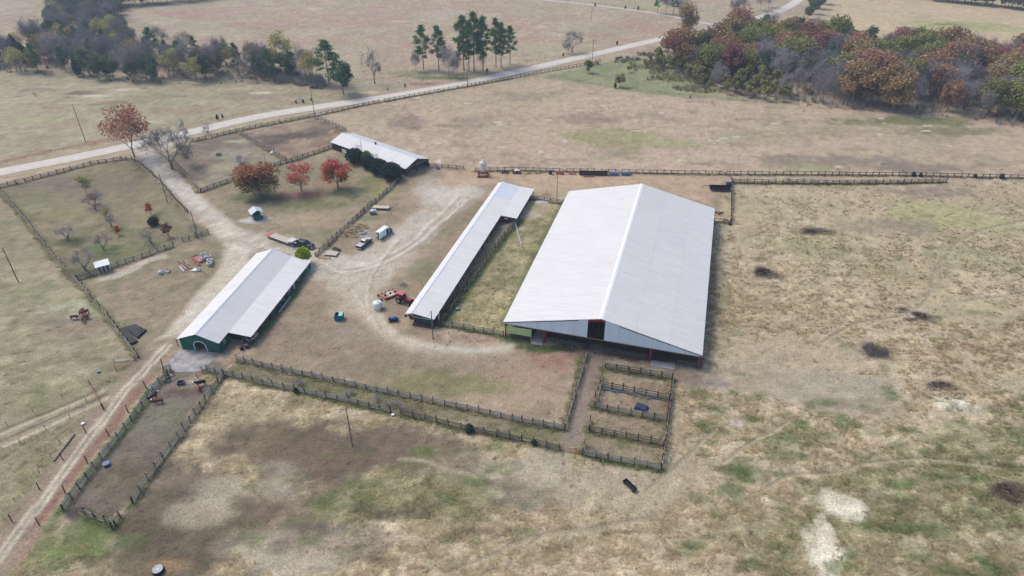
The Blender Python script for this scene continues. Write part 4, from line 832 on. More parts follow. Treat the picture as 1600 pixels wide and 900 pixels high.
def leafcols(V, n, rng, tones, zmix=None):
    tones = [np.array(lin(c)) for c in tones]; k = rng.integers(0, len(tones), n); c = np.array(tones)[k]
    if zmix is not None:
        z = V.reshape(n, 4, 3).mean(1)[:, 2]; tz = np.clip((z-z.min())/(np.ptp(z)+1e-9)*1.5-.35+rng.normal(size=n)*.18, 0, 1)
        c = c*(tz[:, None])+np.array(lin(zmix))*(1-tz[:, None])
    c = c*(.7+.6*rng.random((n, 1))); return np.repeat(c, 4, 0)
TREES = {}
def variant(kind, trunk_me, crown_me): TREES.setdefault(kind, []).append((trunk_me, crown_me))
def twig_crown(ends, s, rng, n, L, name, m=None, tw_=.04, extra=()):
    V = []; F = []; i = 0
    for q, d, n in [(a_, b_, n) for a_, b_ in ends]+[(a_, b_, 1) for a_, b_ in extra]:
        for k in range(n):
            dd = (d+Vector(rng.normal(size=3))*.6).normalized(); p = q*s-d*rng.random()*L*1.4; e = p+dd*L*(.5+rng.random()*.9); w_ = dd.orthogonal().normalized()*tw_
            V += [tuple(p-w_), tuple(p+w_), tuple(e)]; F.append((i, i+1, i+2)); i += 3
            for t_ in (.45, .75):
                p2 = p+(e-p)*t_; d2 = (dd+Vector(rng.normal(size=3))*.7).normalized(); e2 = p2+d2*L*.5; V += [tuple(p2-w_*.8), tuple(p2+w_*.8), tuple(e2)]; F.append((i, i+1, i+2)); i += 3
    return np_mesh(name, np.array(V), np.array(F), m or M['twig'], None, None, False, 3)
def lobed(rng, n, h, base, rx, nl=15, lr=.40, keep=1.0, core=.12):
    """Points filling an uneven crown made of leafy lobes round an ellipsoid."""
    zc = h*(base+1)/2; rz_ = h*(1-base)/2
    d = rng.normal(size=(nl, 3)); d[:, 2] = d[:, 2]*.9+.15; d /= np.linalg.norm(d, axis=1)[:, None]
    k = rng.random(nl) < keep; d = d[k] if k.sum() > 3 else d
    cen = d*np.array([rx, rx, rz_])*rng.uniform(.5, .74, (len(d), 1)); rad = lr*rng.uniform(.7, 1.2, len(d))*min(rx, rz_*1.1)
    i = rng.integers(0, len(d), n); v = rng.normal(size=(n, 3)); v /= np.linalg.norm(v, axis=1)[:, None]
    p = cen[i]+v*(rad[i]*rng.random(n)**.38)[:, None]*np.array([1.1, 1.1, .85]); m = rng.random(n) < core; p[m] *= rng.uniform(.2, .8, (m.sum(), 1))
    p[:, 2] += zc; p[:, 2] = np.clip(p[:, 2], h*base*.6, None); return p
def deciduous(kind, h, seed, tones, leaves=2600, size=.34, keep=1.0, zmix=None, rx=.36, base=.2, r0=.16, nl=15, depth=4, lr=.42):
    rng = np.random.default_rng(seed); mb, ends = limbs(h, seed, .62, .2, depth, 3, r0); s = fit(mb, [e[0] for e in ends], h*.88)
    w_ = max(.1, max(math.hypot(v[0], v[1]) for v in mb.v)); q = min(1.0, rx*h*.92/w_); mb.v = [(x*(q if z > h*.15 else 1), y*(q if z > h*.15 else 1), z) for x, y, z in mb.v]
    c = lobed(rng, leaves, h, base, rx*h, nl, lr, keep)
    V, F = leaf_quads(c, size, rng, .3); cols = leafcols(V, leaves, rng, tones, zmix)
    variant(kind, tube_mesh(mb, 'trunk', M['bark']), np_mesh('crown', V, F, M['leaf'], cols, None, False, 4))
def bare(kind, h, seed, spread=.5, first=.3, depth=5, r0=.28, n=5, tw=1.2, rx=.36, base=.2, fillt=900):
    rng = np.random.default_rng(seed); mb, ends = limbs(h, seed, spread, first, depth, 3 if depth < 5 else 2, r0); s = fit(mb, [e[0] for e in ends], h*.92)
    w_ = max(.1, max(math.hypot(v[0], v[1]) for v in mb.v)); q = min(1.3, rx*h*1.05/w_); mb.v = [(x*(q if z > h*.12 else 1), y*(q if z > h*.12 else 1), z) for x, y, z in mb.v]
    ends = [(Vector((e.x*s*q, e.y*s*q, e.z*s)), d) for e, d in ends]
    c = lobed(rng, fillt, h, base, rx*h, 16, .42); ctr = Vector((0, 0, h*(base+.15)))
    ends2 = [(Vector(p), ((Vector(p)-ctr).normalized()+Vector((0, 0, .3))).normalized()) for p in c]
    variant(kind, tube_mesh(mb, 'trunk', M['bark']), twig_crown(ends[:420], 1, rng, n, tw, 'crown', extra=ends2, tw_=.04 if h > 5 else .015))
def pine(kind, h, seed, clear=.3, rad=4.8, tones=((104, 136, 92), (90, 122, 84), (120, 148, 98))):
    rng = np.random.default_rng(seed); mb = MB(); rr = random.Random(seed); bend = [Vector((0, 0, -.2))]; 
    for k in range(1, 7): bend.append(Vector((rr.uniform(-.15, .15)*k*.3, rr.uniform(-.15, .15)*k*.3, h*k/6.3)))
    for k in range(6): mb.tube(bend[k], bend[k+1], .3*(1-k/7), .3*(1-(k+1)/7), 6, False)
    cs = []
    for k in range(34):
        z = h*(clear+(1-clear)*(k/34)**.9); t_ = (z/h-clear)/(1-clear); r_ = rad*(math.sin(math.pi*min(1, .18+t_*.86))**.8)*rr.uniform(.55, 1.1); a = rr.uniform(0, 6.28)
        p = Vector((0, 0, z)); q = Vector((math.cos(a)*r_, math.sin(a)*r_, z+rr.uniform(-.1, .9))); mb.tube(p, q, .07, .03, 3, False)
        for j in range(3): cs.append(tuple(p+(q-p)*rr.uniform(.55, 1.05)+Vector((rr.uniform(-.5, .5), rr.uniform(-.5, .5), rr.uniform(-.1, .5)))))
    cs.append((0, 0, h)); cs = np.array(cs); n = 3800
    c = cs[rng.integers(0, len(cs), n)]+rng.normal(size=(n, 3))*np.array([.6, .6, .42])
    V, F = leaf_quads(c, .3, rng, .2); variant(kind, tube_mesh(mb, 'trunk', M['bark']), np_mesh('crown', V, F, M['leaf'], leafcols(V, n, rng, tones), None, False, 4))
def blob(kind, h, rad, seed, tones, n=1500, size=.22, cone=0.0, lift=.1, trunk=.14):
    rng = np.random.default_rng(seed); mb = MB(); mb.tube((0, 0, -.2), (0, 0, h*.8), trunk, trunk*.3, 6, False)
    for k in range(6):
        a = k*1.1; mb.tube((0, 0, h*(.12+.1*k)), (math.cos(a)*rad*.6, math.sin(a)*rad*.6, h*(.3+.1*k)), trunk*.4, .02, 3, False)
    d = rng.normal(size=(n, 3)); d /= np.linalg.norm(d, axis=1)[:, None]
    lob = .78+.36*fbm(d[:, 0]*3+seed, d[:, 1]*3+d[:, 2]*2.2, .9, seed, 2); r_ = lob*(rng.random(n)**.3)
    z = (d[:, 2]*r_+1)/2
    wd = rad*(1-cone*np.clip(z, 0, 1)**1.1)
    c = np.stack([d[:, 0]*r_*wd, d[:, 1]*r_*wd, h*(lift+(1-lift)*z)], 1)
    V, F = leaf_quads(c, size, rng); variant(kind, tube_mesh(mb, 'trunk', M['bark']), np_mesh('crown', V, F, M['leaf'], leafcols(V, n, rng, tones), None, False, 4))
for k in range(4): bare('bare', 14, 100+k, .62, .2, 6, .13, 3, 1.4, .38, .16, 700)
bare('barespread', 12, 150, .8, .17, 6, .2, 4, 1.2, .46, .2, 110); bare('barespread', 12, 151, .85, .18, 6, .18, 4, 1.2, .46, .2, 110)
for k in range(2): bare('bareshrub', 3.2, 160+k, .85, .12, 5, .045, 3, .45, .48, .1, 160)
for k in range(3):
    deciduous('rust', 14, 200+k, [(186, 138, 112), (170, 124, 104), (194, 148, 116), (160, 128, 106), (150, 132, 104)], 3600, .38, .95, None, .45, .16, .16, 18)
    deciduous('olive', 14, 220+k, [(152, 150, 92), (136, 140, 86), (170, 156, 98), (124, 132, 84)], 3600, .38, .95, None, .45, .16, .16, 18)
    deciduous('bronze', 14, 240+k, [(174, 148, 104), (160, 136, 98), (180, 156, 112), (148, 130, 98)], 3000, .38, .75, None, .45, .16, .16, 18)
    deciduous('young', 8, 260+k, [(162, 158, 106), (146, 148, 98), (174, 164, 112)], 1700, .27, .95, None, .3, .08, .07)
    pine('pine', 22, 300+k); blob('cedar', 7, 2.0, 320+k, [(70, 96, 74), (58, 84, 66), (82, 106, 78)], 1700, .24, .75, .05)
    deciduous('green', 13, 340+k, [(106, 128, 92), (90, 114, 84), (120, 138, 96)], 2600, .34, .95, None, .34, .1)
for k in range(2): deciduous('crimson', 13, 280+k, [(160, 108, 106), (146, 98, 100), (168, 116, 108)], 3200, .38, .9, None, .45, .16, .16, 18)
deciduous('yellowgreen', 15, 290, [(184, 178, 112), (168, 164, 104), (194, 184, 120)], 1500, .32, .8, None, .38, .3)
deciduous('maplebig', 9.5, 400, [(184, 120, 90), (170, 110, 84), (190, 132, 96), (156, 118, 82)], 5200, .24, 1, (124, 116, 64), .5, .06, .2, 22, lr=.4)
deciduous('maplepale', 8.5, 401, [(204, 124, 110), (194, 112, 102), (208, 138, 112)], 1700, .2, .8, None, .46, .2, .13, 16, 5)
deciduous('maplered', 8.5, 402, [(206, 104, 100), (194, 92, 92), (210, 124, 106)], 3000, .22, 1, (176, 126, 72), .44, .14, .13, 16)
deciduous('oakrust', 15.5, 403, [(176, 122, 98), (186, 134, 104), (160, 112, 94)], 2400, .26, .95, None, .42, .28, .2, 18, 5)
blob('yewball', 4.6, 3.2, 410, [(54, 74, 60), (44, 64, 54), (64, 84, 66)], 2600, .22, .15, .0); blob('yewball', 4.6, 3.2, 411, [(54, 74, 60), (44, 64, 54), (64, 84, 66)], 2600, .22, .15, .0)
blob('yellowbush', 3.2, 1.7, 412, [(176, 190, 50), (150, 172, 46), (196, 200, 72), (120, 146, 46)], 1700, .16, .25, .1)
blob('greenbush', 4.2, 2.0, 413, [(104, 140, 66), (90, 124, 62), (122, 152, 74)], 1700, .2, .3, .05)
deciduous('loose', 5.5, 414, [(160, 162, 96), (146, 152, 90), (172, 164, 100)], 900, .15, .95, None, .4, .12, .05, 10)
deciduous('orangebush', 2.6, 415, [(206, 124, 80), (192, 108, 74), (214, 146, 94)], 620, .11, .95, None, .3, .1, .04, 8, 3)
deciduous('bronzebush', 3.2, 416, [(142, 108, 70), (112, 120, 74), (160, 98, 70)], 800, .13, .95, None, .34, .08, .05, 9, 3)
used = {}
def tree(kind, name, label, loc_, sc=1.0, group=None, tint=(1, 1, 1), cat='tree', rz=None, vi=None, wide=1.0):
    vs_ = TREES[kind]; tm, cm = vs_[vi % len(vs_)] if vi is not None else random.choice(vs_)
    o = thing(name, label, cat, (loc_.x, loc_.y, 0), random.uniform(0, 6.28) if rz is None else rz, group); o.scale = (sc*wide, sc*wide, sc)
    link('trunk', tm, o); c = link('crown', cm, o); c.color = (*tint, 1)
    return o
def tint(v=.12): a = random.uniform(1-v, 1+v); return tuple(a*random.uniform(1-v*.4, 1+v*.4) for _ in range(3))
def hpx(px, yb, yt):
    """Height in metres of something whose foot is at (px,yb) and whose top shows at row yt."""
    p = g(px, yb); v = (yt-450)/FPX; dn = math.atan2(math.sin(PITCH)+v*math.cos(PITCH), math.cos(PITCH)-v*math.sin(PITCH))
    return HCAM-math.tan(dn)*p.y
# single trees
def single(kind, base_h, px, py, top, name, label, cat='tree', wide=1.0, group=None, tn=(1, 1, 1), vi=0, rz=None):
    h = hpx(px, py, top); return tree(kind, name, label, g(px, py), h/base_h, group, tn, cat, rz, vi, wide)
single('oakrust', 15.5, 211, 246, 160, 'oak_tree', 'tall oak with rust brown leaves at the driveway mouth', wide=1.1)
single('barespread', 12, 269, 264, 193, 'bare_tree', 'large leafless spreading tree beside the driveway mouth', wide=1.3)
single('barespread', 12, 292, 222, 180, 'bare_tree', 'slim leafless brownish tree standing by the road fence corner', wide=.6, vi=1)
single('maplebig', 9.5, 407, 303, 252, 'maple_tree', 'broad maple with red top and olive lower leaves', wide=1.3)
single('maplepale', 8.5, 471, 299, 253, 'maple_tree', 'half bare salmon pink maple between two fuller maples', wide=1.2)
single('maplered', 8.5, 528, 295, 249, 'maple_tree', 'bright scarlet maple nearest the dark round bushes', wide=1.2)
single('bareshrub', 3.2, 523, 268, 240, 'bare_shrub', 'thin half bare shrub tree behind the scarlet maple', 'shrub', 1.0)
single('yellowgreen', 15, 445, 104, 47, 'yellow_green_tree', 'tall pale yellow green tree rising from the brushy wood edge', wide=.9)
single('pine', 22, 515, 132, 66, 'pine_tree', 'dark green pine at the end of the roadside wood', wide=1.5, vi=1)
single('green', 13, 537, 148, 88, 'evergreen_tree', 'broad dark evergreen standing alone just above the road', wide=1.0, tn=(.75, .9, .85))
single('barespread', 12, 586, 131, 67, 'bare_tree', 'lone leafless tree on the field between evergreen and pines', wide=.75, vi=1)
PG = 'tall pines beside the paved road'
for i, (px, py, top, w_) in enumerate([(662, 109, 42, 1.0), (686, 112, 44, 1.05), (725, 110, 27, 1.0), (741, 112, 22, .95), (755, 110, 30, 1.0), (775, 104, 31, .9), (783, 106, 38, .95), (797, 101, 43, .95), (733, 112, 36, 1.0)]):
    single('pine', 22, px, py, top, 'pine_tree', 'tall clear trunked pine in the clump above the road', wide=w_, group=PG, vi=i, rz=i*1.3)
for px, py, top in [(650, 112, 76), (702, 121, 62), (708, 122, 85), (752, 111, 76), (715, 114, 78)]:
    single('bare', 14, px, py, top, 'bare_tree', 'thin leafless tree growing among the tall roadside pines', wide=.7, group='leafless trees among the roadside pines', vi=px)
single('barespread', 12, 894, 82, 45, 'bare_tree', 'round headed leafless tree standing alone above the road', wide=1.25)
single('bronze', 14, 1072, 56, 4, 'oak_tree', 'bronze brown oak at the road bend by the far lane', wide=.8)
for i, (px, py, top) in enumerate([(1027, 21, -14), (1040, 22, -10), (1052, 23, -20), (1064, 24, -12)]):
    single('pine' if i % 2 == 0 else 'bare', 22 if i % 2 == 0 else 14, px, py, top, 'lane_tree', 'blue green tree in the far clump beside the narrow lane', group='far trees beside the narrow lane', vi=i)
for i, (px, py, top) in enumerate([(1148, 24, -6), (1158, 22, -10), (1188, 16, -20), (1200, 12, -22), (1262, 30, 5), (1272, 22, -8), (1280, 14, -14), (1285, 6, -26), (1266, 12, -14)]):
    single('bare' if i < 4 else 'green', 14 if i < 4 else 13, px, py, top, 'roadside_tree', 'leafless tree at the far road bend' if i < 4 else 'dark tree lining the far end of the paved road', group='leafless trees at the far bend' if i < 4 else 'dark trees at the road end', vi=i)
single('bare', 14, 1150, 24, -5, 'bare_tree', 'crooked dark leafless tree leaning over the far road verge', wide=.6)
# scrubby green corner
single('young', 8, 918, 114, 92, 'young_tree', 'bright green sapling tree by the road fence pole', wide=1.2, tn=(.75, .95, .6))
single('young', 8, 968, 136, 111, 'young_tree', 'olive sapling in the scrub beside a small cedar', wide=1.2, vi=1)
single('young', 8, 983, 113, 99, 'young_tree', 'small olive sapling in the middle of the green scrub', wide=1.2, vi=2)
single('cedar', 7, 961, 138, 128, 'cedar_bush', 'small dark cedar beside the olive sapling', 'shrub', 1.1)
single('cedar', 7, 1078, 154, 149, 'cedar_bush', 'tiny dark cedar on the wire fence line', 'shrub', 1.2)
for i, (px, py, top) in enumerate([(340, 187, 178), (348, 184, 178), (463, 162, 156), (474, 161, 154), (487, 158, 153), (633, 136, 130), (606, 141, 137), (964, 70, 63), (761, 113, 106), (880, 88, 82), (977, 14, 8), (997, 16, 9), (930, 10, 4)]):
    single('cedar', 7, px, py, top, 'cedar_bush', 'small dark cedar sprouting along the roadside fences', 'shrub', 1.2, 'small cedars along the roadside fences', vi=i)
for i, (px, py, top) in enumerate([(463, 613, 605), (733, 674, 662), (834, 694, 686), (1427, 275, 268), (1438, 276, 270), (1564, 279, 271), (1523, 277, 271)]):
    single('cedar', 7, px, py, top, 'cedar_bush', 'small round evergreen growing into a board fence', 'shrub', 2.2, 'small evergreens in the board fences', vi=i)
for i, (px, py, top) in enumerate([(1230, 287, 276), (1255, 288, 278), (1272, 288, 279), (1290, 288, 281)]):
    single('bareshrub', 3.2, px, py, top, 'bramble_bush', 'dark leafless bramble on the second pasture fence', 'shrub', 1.6, 'brambles on the second pasture fence', vi=i)
# bushes round the stable barn
for i, (px, py, rr_, nm) in enumerate([(556, 254, 1.2, 'first'), (592, 271, 1.2, ''), (613, 280, 1.35, ''), (577, 263, 1.0, '')]):
    o = tree('yewball', 'round_bush', 'dense dark round bush in the row along the stable barn', g(px, py), rr_, 'dark round bushes along the stable barn', cat='shrub', vi=i)
tree('greenbush', 'green_bush', 'lighter green bush between the dark round bushes', g(574, 256), 1.25, cat='shrub')
tree('bareshrub', 'bare_shrub', 'leafless shrub against the stable roof behind round bushes', g(560, 248), 1.7, cat='shrub', vi=0)
tree('bareshrub', 'bare_shrub', 'greyish leafless shrub between green bush and dark bushes', g(585, 260), 1.7, cat='shrub', vi=1)
tree('yellowbush', 'yellow_shrub', 'bright yellow green shrub at the back corner of the cattle barn', g(476, 412), hpx(477, 413, 387)/3.2, cat='shrub', wide=.88)
# orchard
tree('loose', 'willow_tree', 'loose pale yellow green tree in the upper orchard', g(136, 304), 1.35, wide=1.1)
tree('bareshrub', 'bare_shrub', 'tall greyish mauve shrub below the loose yellow tree', g(150, 327), 2.4, cat='shrub', vi=0)
tree('orangebush', 'autumn_shrub', 'orange tipped shrub touching the tall mauve shrub', g(148, 318), 1.6, cat='shrub', tint=(.85, 1, .8))
tree('bareshrub', 'bare_shrub', 'mauve shrub with yellow tip in the middle of the orchard', g(174, 355), 1.9, cat='shrub', vi=1)
tree('loose', 'young_fruit_tree', 'small yellow leaved fruit tree behind the middle mauve shrub', g(169, 343), .75, tint=(1.15, 1, .75))
tree('orangebush', 'autumn_shrub', 'tiny orange red sapling in the middle of the orchard', g(185, 367), 1.3, cat='shrub', tint=(1, .7, .6))
tree('orangebush', 'autumn_shrub', 'upright orange shrub near the orchard driveway fence', g(236, 336), 1.9, cat='shrub')
tree('yewball', 'round_bush', 'small very dark maroon bush in the orchard', g(241, 352), .6, cat='shrub', tint=(1.5, .8, 1))
tree('bronzebush', 'bronze_shrub', 'upright bronze and green shrub near the orchard gate pole', g(264, 370), 1.6, cat='shrub')
for i, (px, py, s_, lb) in enumerate([(236, 380, 1.05, 'rounded leafless fruit bush below the dark maroon bush'), (162, 390, 1.15, 'rounded leafless fruit bush above the white roofed shelter'), (108, 375, 1.25, 'leafless fruit tree with a dark shadowed foot near the long fence'), (133, 422, 1.5, 'big tangled dark shrub beside the white roofed shelter'), (55, 150, .5, 'stump like leafless shrub in the rough field across the road'), (306, 366, .8, 'small leafless shrub at the foot of the orchard corner pole'), (325, 208, .9, 'leafless shrub at the road fence by the paddocks'), (378, 262, 1.2, 'pale leafless shrub behind the broad maple')]):
    tree('bareshrub', 'bare_shrub', lb, g(px, py), s_*1.45, cat='shrub', vi=i, wide=1.35)
for i, (px, py) in enumerate([(467, 600), (540, 620), (590, 625), (605, 632), (470, 602), (548, 617), (614, 632), (623, 637)]):
    tree('bareshrub', 'bramble_bush', 'low brown bramble clump between the parallel fences', g(px, py), .45, 'brambles between the parallel fences', cat='shrub', vi=i, wide=2.0, tint=(1.2, 1, .9))
# woods: every tree placed on its own
def fill(px, spacing, seed):
    rr = random.Random(seed); P_ = [(p.x, p.y) for p in wpts(px)]; x0, x1 = min(p[0] for p in P_), max(p[0] for p in P_); y0, y1 = min(p[1] for p in P_), max(p[1] for p in P_); out = []
    y = y0; row = 0
    while y < y1:
        x = x0+(spacing/2 if row % 2 else 0)
        while x < x1:
            a, b = x+rr.uniform(-.4, .4)*spacing, y+rr.uniform(-.4, .4)*spacing
            if float(poly_sd(px, np.array([a]), np.array([b]))[0]) < 0: out.append(Vector((a, b, 0)))
            x += spacing
        y += spacing*.87; row += 1
    return out
LW = [(-60, 104), (0, 111), (120, 121), (230, 132), (330, 129), (430, 131), (505, 138), (495, 122), (400, 102), (300, 92), (215, 84), (196, 50), (186, 8), (176, -30), (60, -30), (88, 30), (78, 70), (0, 80), (-60, 76)]
RWD = [(1020, 98), (1060, 112), (1110, 142), (1180, 154), (1240, 162), (1325, 170), (1412, 176), (1487, 183), (1570, 195), (1690, 208), (1760, 130), (1600, 102), (1500, 95), (1400, 88), (1300, 78), (1235, 60), (1180, 58), (1130, 66), (1070, 80)]
def wood(px, spacing, seed, mix, where, front=None):
    pts = fill(px, spacing, seed); rr = random.Random(seed+1)
    for p in pts:
        m = mix(p, rr)
        kind, nm, lb, base, h = m
        tree(kind, nm, lb+' '+where, p, h/base*rr.uniform(.85, 1.28), lb+' '+where, tint(.14), wide=rr.uniform(.85, 1.15))
    return len(pts)
def mixL(p, rr):
    r = rr.random()
    if r < .30: return ('bare', 'bare_tree', 'leafless grey mauve tree in the wood', 14, 15.5)
    if r < .46: return ('cedar', 'cedar_tree', 'dark pointed cedar in the wood', 7, 10)
    if r < .56: return ('pine', 'pine_tree', 'dark green pine in the wood', 22, 14)
    if r < .68: return ('yellowgreen', 'yellow_green_tree', 'pale yellow green tree in the wood', 15, 12)
    if r < .74: return ('bronze', 'bronze_tree', 'bronze leaved tree in the wood', 14, 11)
    return ('green', 'green_tree', 'leafy dull green tree in the wood', 13, 12)
def proj(p):
    f = p.y*math.cos(PITCH)+HCAM*math.sin(PITCH); return 800+FPX*p.x/f
def mixR(p, rr):
    x = proj(p); r = rr.random()
    f_ = p.y*math.cos(PITCH)+HCAM*math.sin(PITCH); yb = 450-FPX*(p.y*math.sin(PITCH)-HCAM*math.cos(PITCH))/f_; front = yb > (x-1110)*.115+124
    if x < 1230 and front: return ('young', 'young_tree', 'small olive tree at the scrubby end of the wood', 8, 8.5) if r < .8 else ('bare', 'bare_tree', 'leafless grey tree in the wood', 14, 11)
    if r < (.52 if front else .3): return ('bare', 'bare_tree', 'leafless grey tree in the wood', 14, 15)
    r = rr.random()
    if r < .24: return ('rust', 'rust_red_tree', 'rust red oak in the wood', 14, 16)
    if r < .52: return ('olive', 'olive_tree', 'olive green tree in the wood', 14, 15.5)
    if r < .74: return ('bronze', 'bronze_tree', 'bronze leaved tree in the wood', 14, 15.5)
    if r < .90: return ('green', 'green_tree', 'leafy dull green tree in the wood', 13, 14.5)
    if r < .93: return ('cedar', 'cedar_tree', 'dark pointed cedar in the wood', 7, 9)
    return ('crimson', 'crimson_tree', 'dark crimson tree in the wood', 13, 14.5)
nL = wood(LW, 9.2, 21, mixL, 'across the road at left'); nR = wood(RWD, 9.8, 22, mixR, 'behind the tan hayfield')
YP = [(995, 108), (1050, 114), (1112, 144), (1180, 156), (1235, 163), (1230, 150), (1150, 130), (1085, 102), (1030, 92)]
for p in fill(YP, 6.2, 33): tree('young', 'young_tree', 'small olive tree at the scrubby end of the wood behind the tan hayfield', p, random.uniform(.6, 1.15), 'small olive tree at the scrubby end of the wood behind the tan hayfield', tint(.16), wide=random.uniform(.8, 1.05))
FT = wpts([(170, 12), (200, 10), (240, 7), (290, 3), (340, -2)])
nF = 0
for a, b in zip(FT, FT[1:]):
    for k in range(5):
        for row in range(2):
            p = a+(b-a)*(k/5)+Vector((random.uniform(-3, 3), row*9+random.uniform(-2, 2), 0)); tree('bare' if random.random() < .5 else 'green', 'far_tree', 'blue dark tree in the far tree line behind the rosy field', p, 1.0, 'far tree line behind the rosy field', tint(.15)); nF += 1
FT = wpts([(1452, 1), (1500, 5), (1550, 10), (1600, 16), (1680, 25)])
for a, b in zip(FT, FT[1:]):
    for k in range(6):
        for row in range(2):
            p = a+(b-a)*(k/6)+Vector((random.uniform(-3, 3), row*9+random.uniform(-2, 2), 0)); tree('bare' if random.random() < .4 else 'green', 'far_tree', 'blue dark tree in the far tree line behind the golden field', p, 1.0, 'far tree line behind the golden field', tint(.15)); nF += 1
print('wood trees', nL, nR, nF)

# twiggy undergrowth filling the two woods: a mass nobody could count
def brush(px, n, seed, label, hmin, hmax, tones):
    rng = np.random.default_rng(seed); P_ = [(p.x, p.y) for p in wpts(px)]; x0, x1 = min(p[0] for p in P_), max(p[0] for p in P_); y0, y1 = min(p[1] for p in P_), max(p[1] for p in P_)
    x = rng.uniform(x0, x1, n*4); y = rng.uniform(y0, y1, n*4); k = (poly_sd(px, x, y) < 1.5) & (fbm(x, y, 7, seed, 2) > .42); x, y = x[k][:n], y[k][:n]; m = len(x)
    nb = 9; ang = rng.random((m, nb))*6.283; L = rng.uniform(hmin, hmax, (m, 1))*(.6+.6*rng.random((m, nb))); ln = .25+rng.random((m, nb))*.5
    bx = x[:, None]+rng.normal(size=(m, nb))*.4; by = y[:, None]+rng.normal(size=(m, nb))*.4; wd = .09+.1*rng.random((m, nb))
    tx = bx+np.cos(ang)*L*np.sin(ln); ty = by+np.sin(ang)*L*np.sin(ln); tz = L*np.cos(ln)
    px_, py_ = -np.sin(ang)*wd, np.cos(ang)*wd
    V = np.stack([np.stack([bx-px_, by-py_, 0*bx], -1), np.stack([bx+px_, by+py_, 0*bx], -1), np.stack([tx, ty, tz], -1)], 2).reshape(-1, 3)
    tn = np.array([lin(c) for c in tones])[rng.integers(0, len(tones), m)]*(.7+.6*rng.random((m, 1)))
    o = bpy.data.objects.new('undergrowth', np_mesh('undergrowth', V, np.arange(len(V)).reshape(-1, 3), M['leaf'], np.repeat(tn, nb*3, 0), None, False, 3)); COL.objects.link(o); o['kind'] = 'stuff'; tag(o, label, 'undergrowth')
brush(LW, 1700, 61, 'brown grey undergrowth filling the wood across the road', 1.5, 5, [(160, 150, 146), (148, 140, 140), (140, 146, 124)])
brush(RWD, 1700, 62, 'brown grey undergrowth filling the wood behind the hayfield', 1.5, 5.5, [(156, 148, 146), (146, 140, 140), (146, 146, 124), (156, 138, 128)])
brush([(985, 100), (1040, 95), (1090, 118), (1120, 146), (1060, 140), (1010, 122)], 500, 63, 'pale olive weeds and brambles in the scrubby green corner', .8, 2.4, [(150, 150, 108), (140, 132, 104), (156, 140, 116)])
brush([(380, 120), (505, 139), (500, 122), (400, 106)], 500, 64, 'mauve roadside brush at the end of the left wood', 1.5, 4, [(158, 146, 148), (146, 138, 138), (134, 142, 120)])
brush([(925, 99), (985, 88), (1040, 74), (1046, 80), (990, 94), (930, 104)], 260, 65, 'thin brush along the road fence towards the far bend', .8, 2.0, [(132, 118, 110), (124, 120, 98)])
# ------------------------------------------------------------------ poles, lamps and cables
def ground_h(a, b): return hpx(a[0], b[1], a[1]) if False else None
def utility_pole(label, base, top, r=.15, arm=0, lamp=False, insul=0, h=None):
    p = g(*base); h = h or hpx(base[0], base[1], top[1]); t = thing('utility_pole' if not lamp else 'lamp_pole', label, 'pole', (p.x, p.y, 0))
    MB().tube((0, 0, -.3), (0, 0, h), r, r*.7, 8).build('pole_shaft', M['pole'], t)
    if arm:
        MB().box((0, -r, h-.5), (arm, .1, .12)).build('crossarm', M['pole'], t)
        for k in range(3): MB().lathe([(.04, 0), (.06, .1), (.03, .16)], (arm*(k-1)*.45, -r, h-.44), 6).build('insulator', M['lamp'], t)
    if lamp:
        MB().path([(0, 0, h-.4), (-.5, -.5, h-.2), (-1.0, -.9, h-.2)], .04, 5).build('lamp_arm', M['steel'], t)
        MB().lathe([(.12, .25), (.3, .0), (.26, -.1), (.1, -.22)], (-1.0, -.9, h-.2), 10).build('lamp_head', M['lamp'], t)
    return t, Vector((p.x, p.y, h))
pl = {}
for k, lab, b_, t_, kw in [
 ('w', 'tall pole in the rough pasture above the left end of the road', (134, 222), (111, 163), {}),
 ('sw', 'lone leaning pole standing in the left cattle pasture', (29, 441), (5, 387), {}),
 ('road', 'utility pole with crossarm where the road fence meets the stable fence', (492, 182), (484, 129), dict(arm=2.2)),
 ('pines', 'road lamp pole below the tall pine clump', (731, 136), (729, 97), dict(lamp=True)),
 ('ne', 'utility pole rising beside the bright green sapling', (925, 100), (927, 62), dict(arm=1.6)),
 ('ne2', 'utility pole at the start of the wood beside the road', (1052, 70), (1053, 46), dict(arm=1.6)),
 ('far', 'distant thin pole in the rosy field above the road', (924, 33), (925, 9), dict(r=.1)),
 ('far2', 'distant pole by the far road bend', (1163, 37), (1164, 22), dict(r=.12)),
 ('orch', 'pole at the orchard corner above the short fence panel', (310, 373), (299, 330), {}),
 ('drive', 'pole between the orchard fence and the gravel driveway', (262, 317), (248, 271), {}),
 ('near', 'grey lamp pole standing alone in the near pasture', (551, 697), (542, 637), dict(lamp=True, r=.12)),
 ('back', 'slim lamp pole behind the gap of long shed and arena', (870, 312), (870, 274), dict(lamp=True, r=.1)),
 ('shed', 'pole in front of the green end wall of the long shed', (677, 530), (671, 486), {}),
 ('stab', 'thin pole rising among the bushes in front of the stable roof', (567, 252), (565, 217), dict(r=.09)),
 ('padd', 'small lamp pole in the paddock behind the broad maple', (416, 258), (413, 239), dict(lamp=True, r=.09))]:
    pl[k] = utility_pole(lab, b_, t_, **kw)
def cable(label, a, b, sag, r=.018, dz=0, off=(0, 0, 0)):
    a = pl[a][1] if isinstance(a, str) else a; b = pl[b][1] if isinstance(b, str) else b; o = Vector(off); n = 14; P_ = []
    for i in range(n+1):
        u = i/n; q = a+(b-a)*u+o; q.z += dz-4*sag*u*(1-u); P_.append(q)
    tag(MB().path(P_, r, 3).build('overhead_cable', M['cable']), label, 'cable')
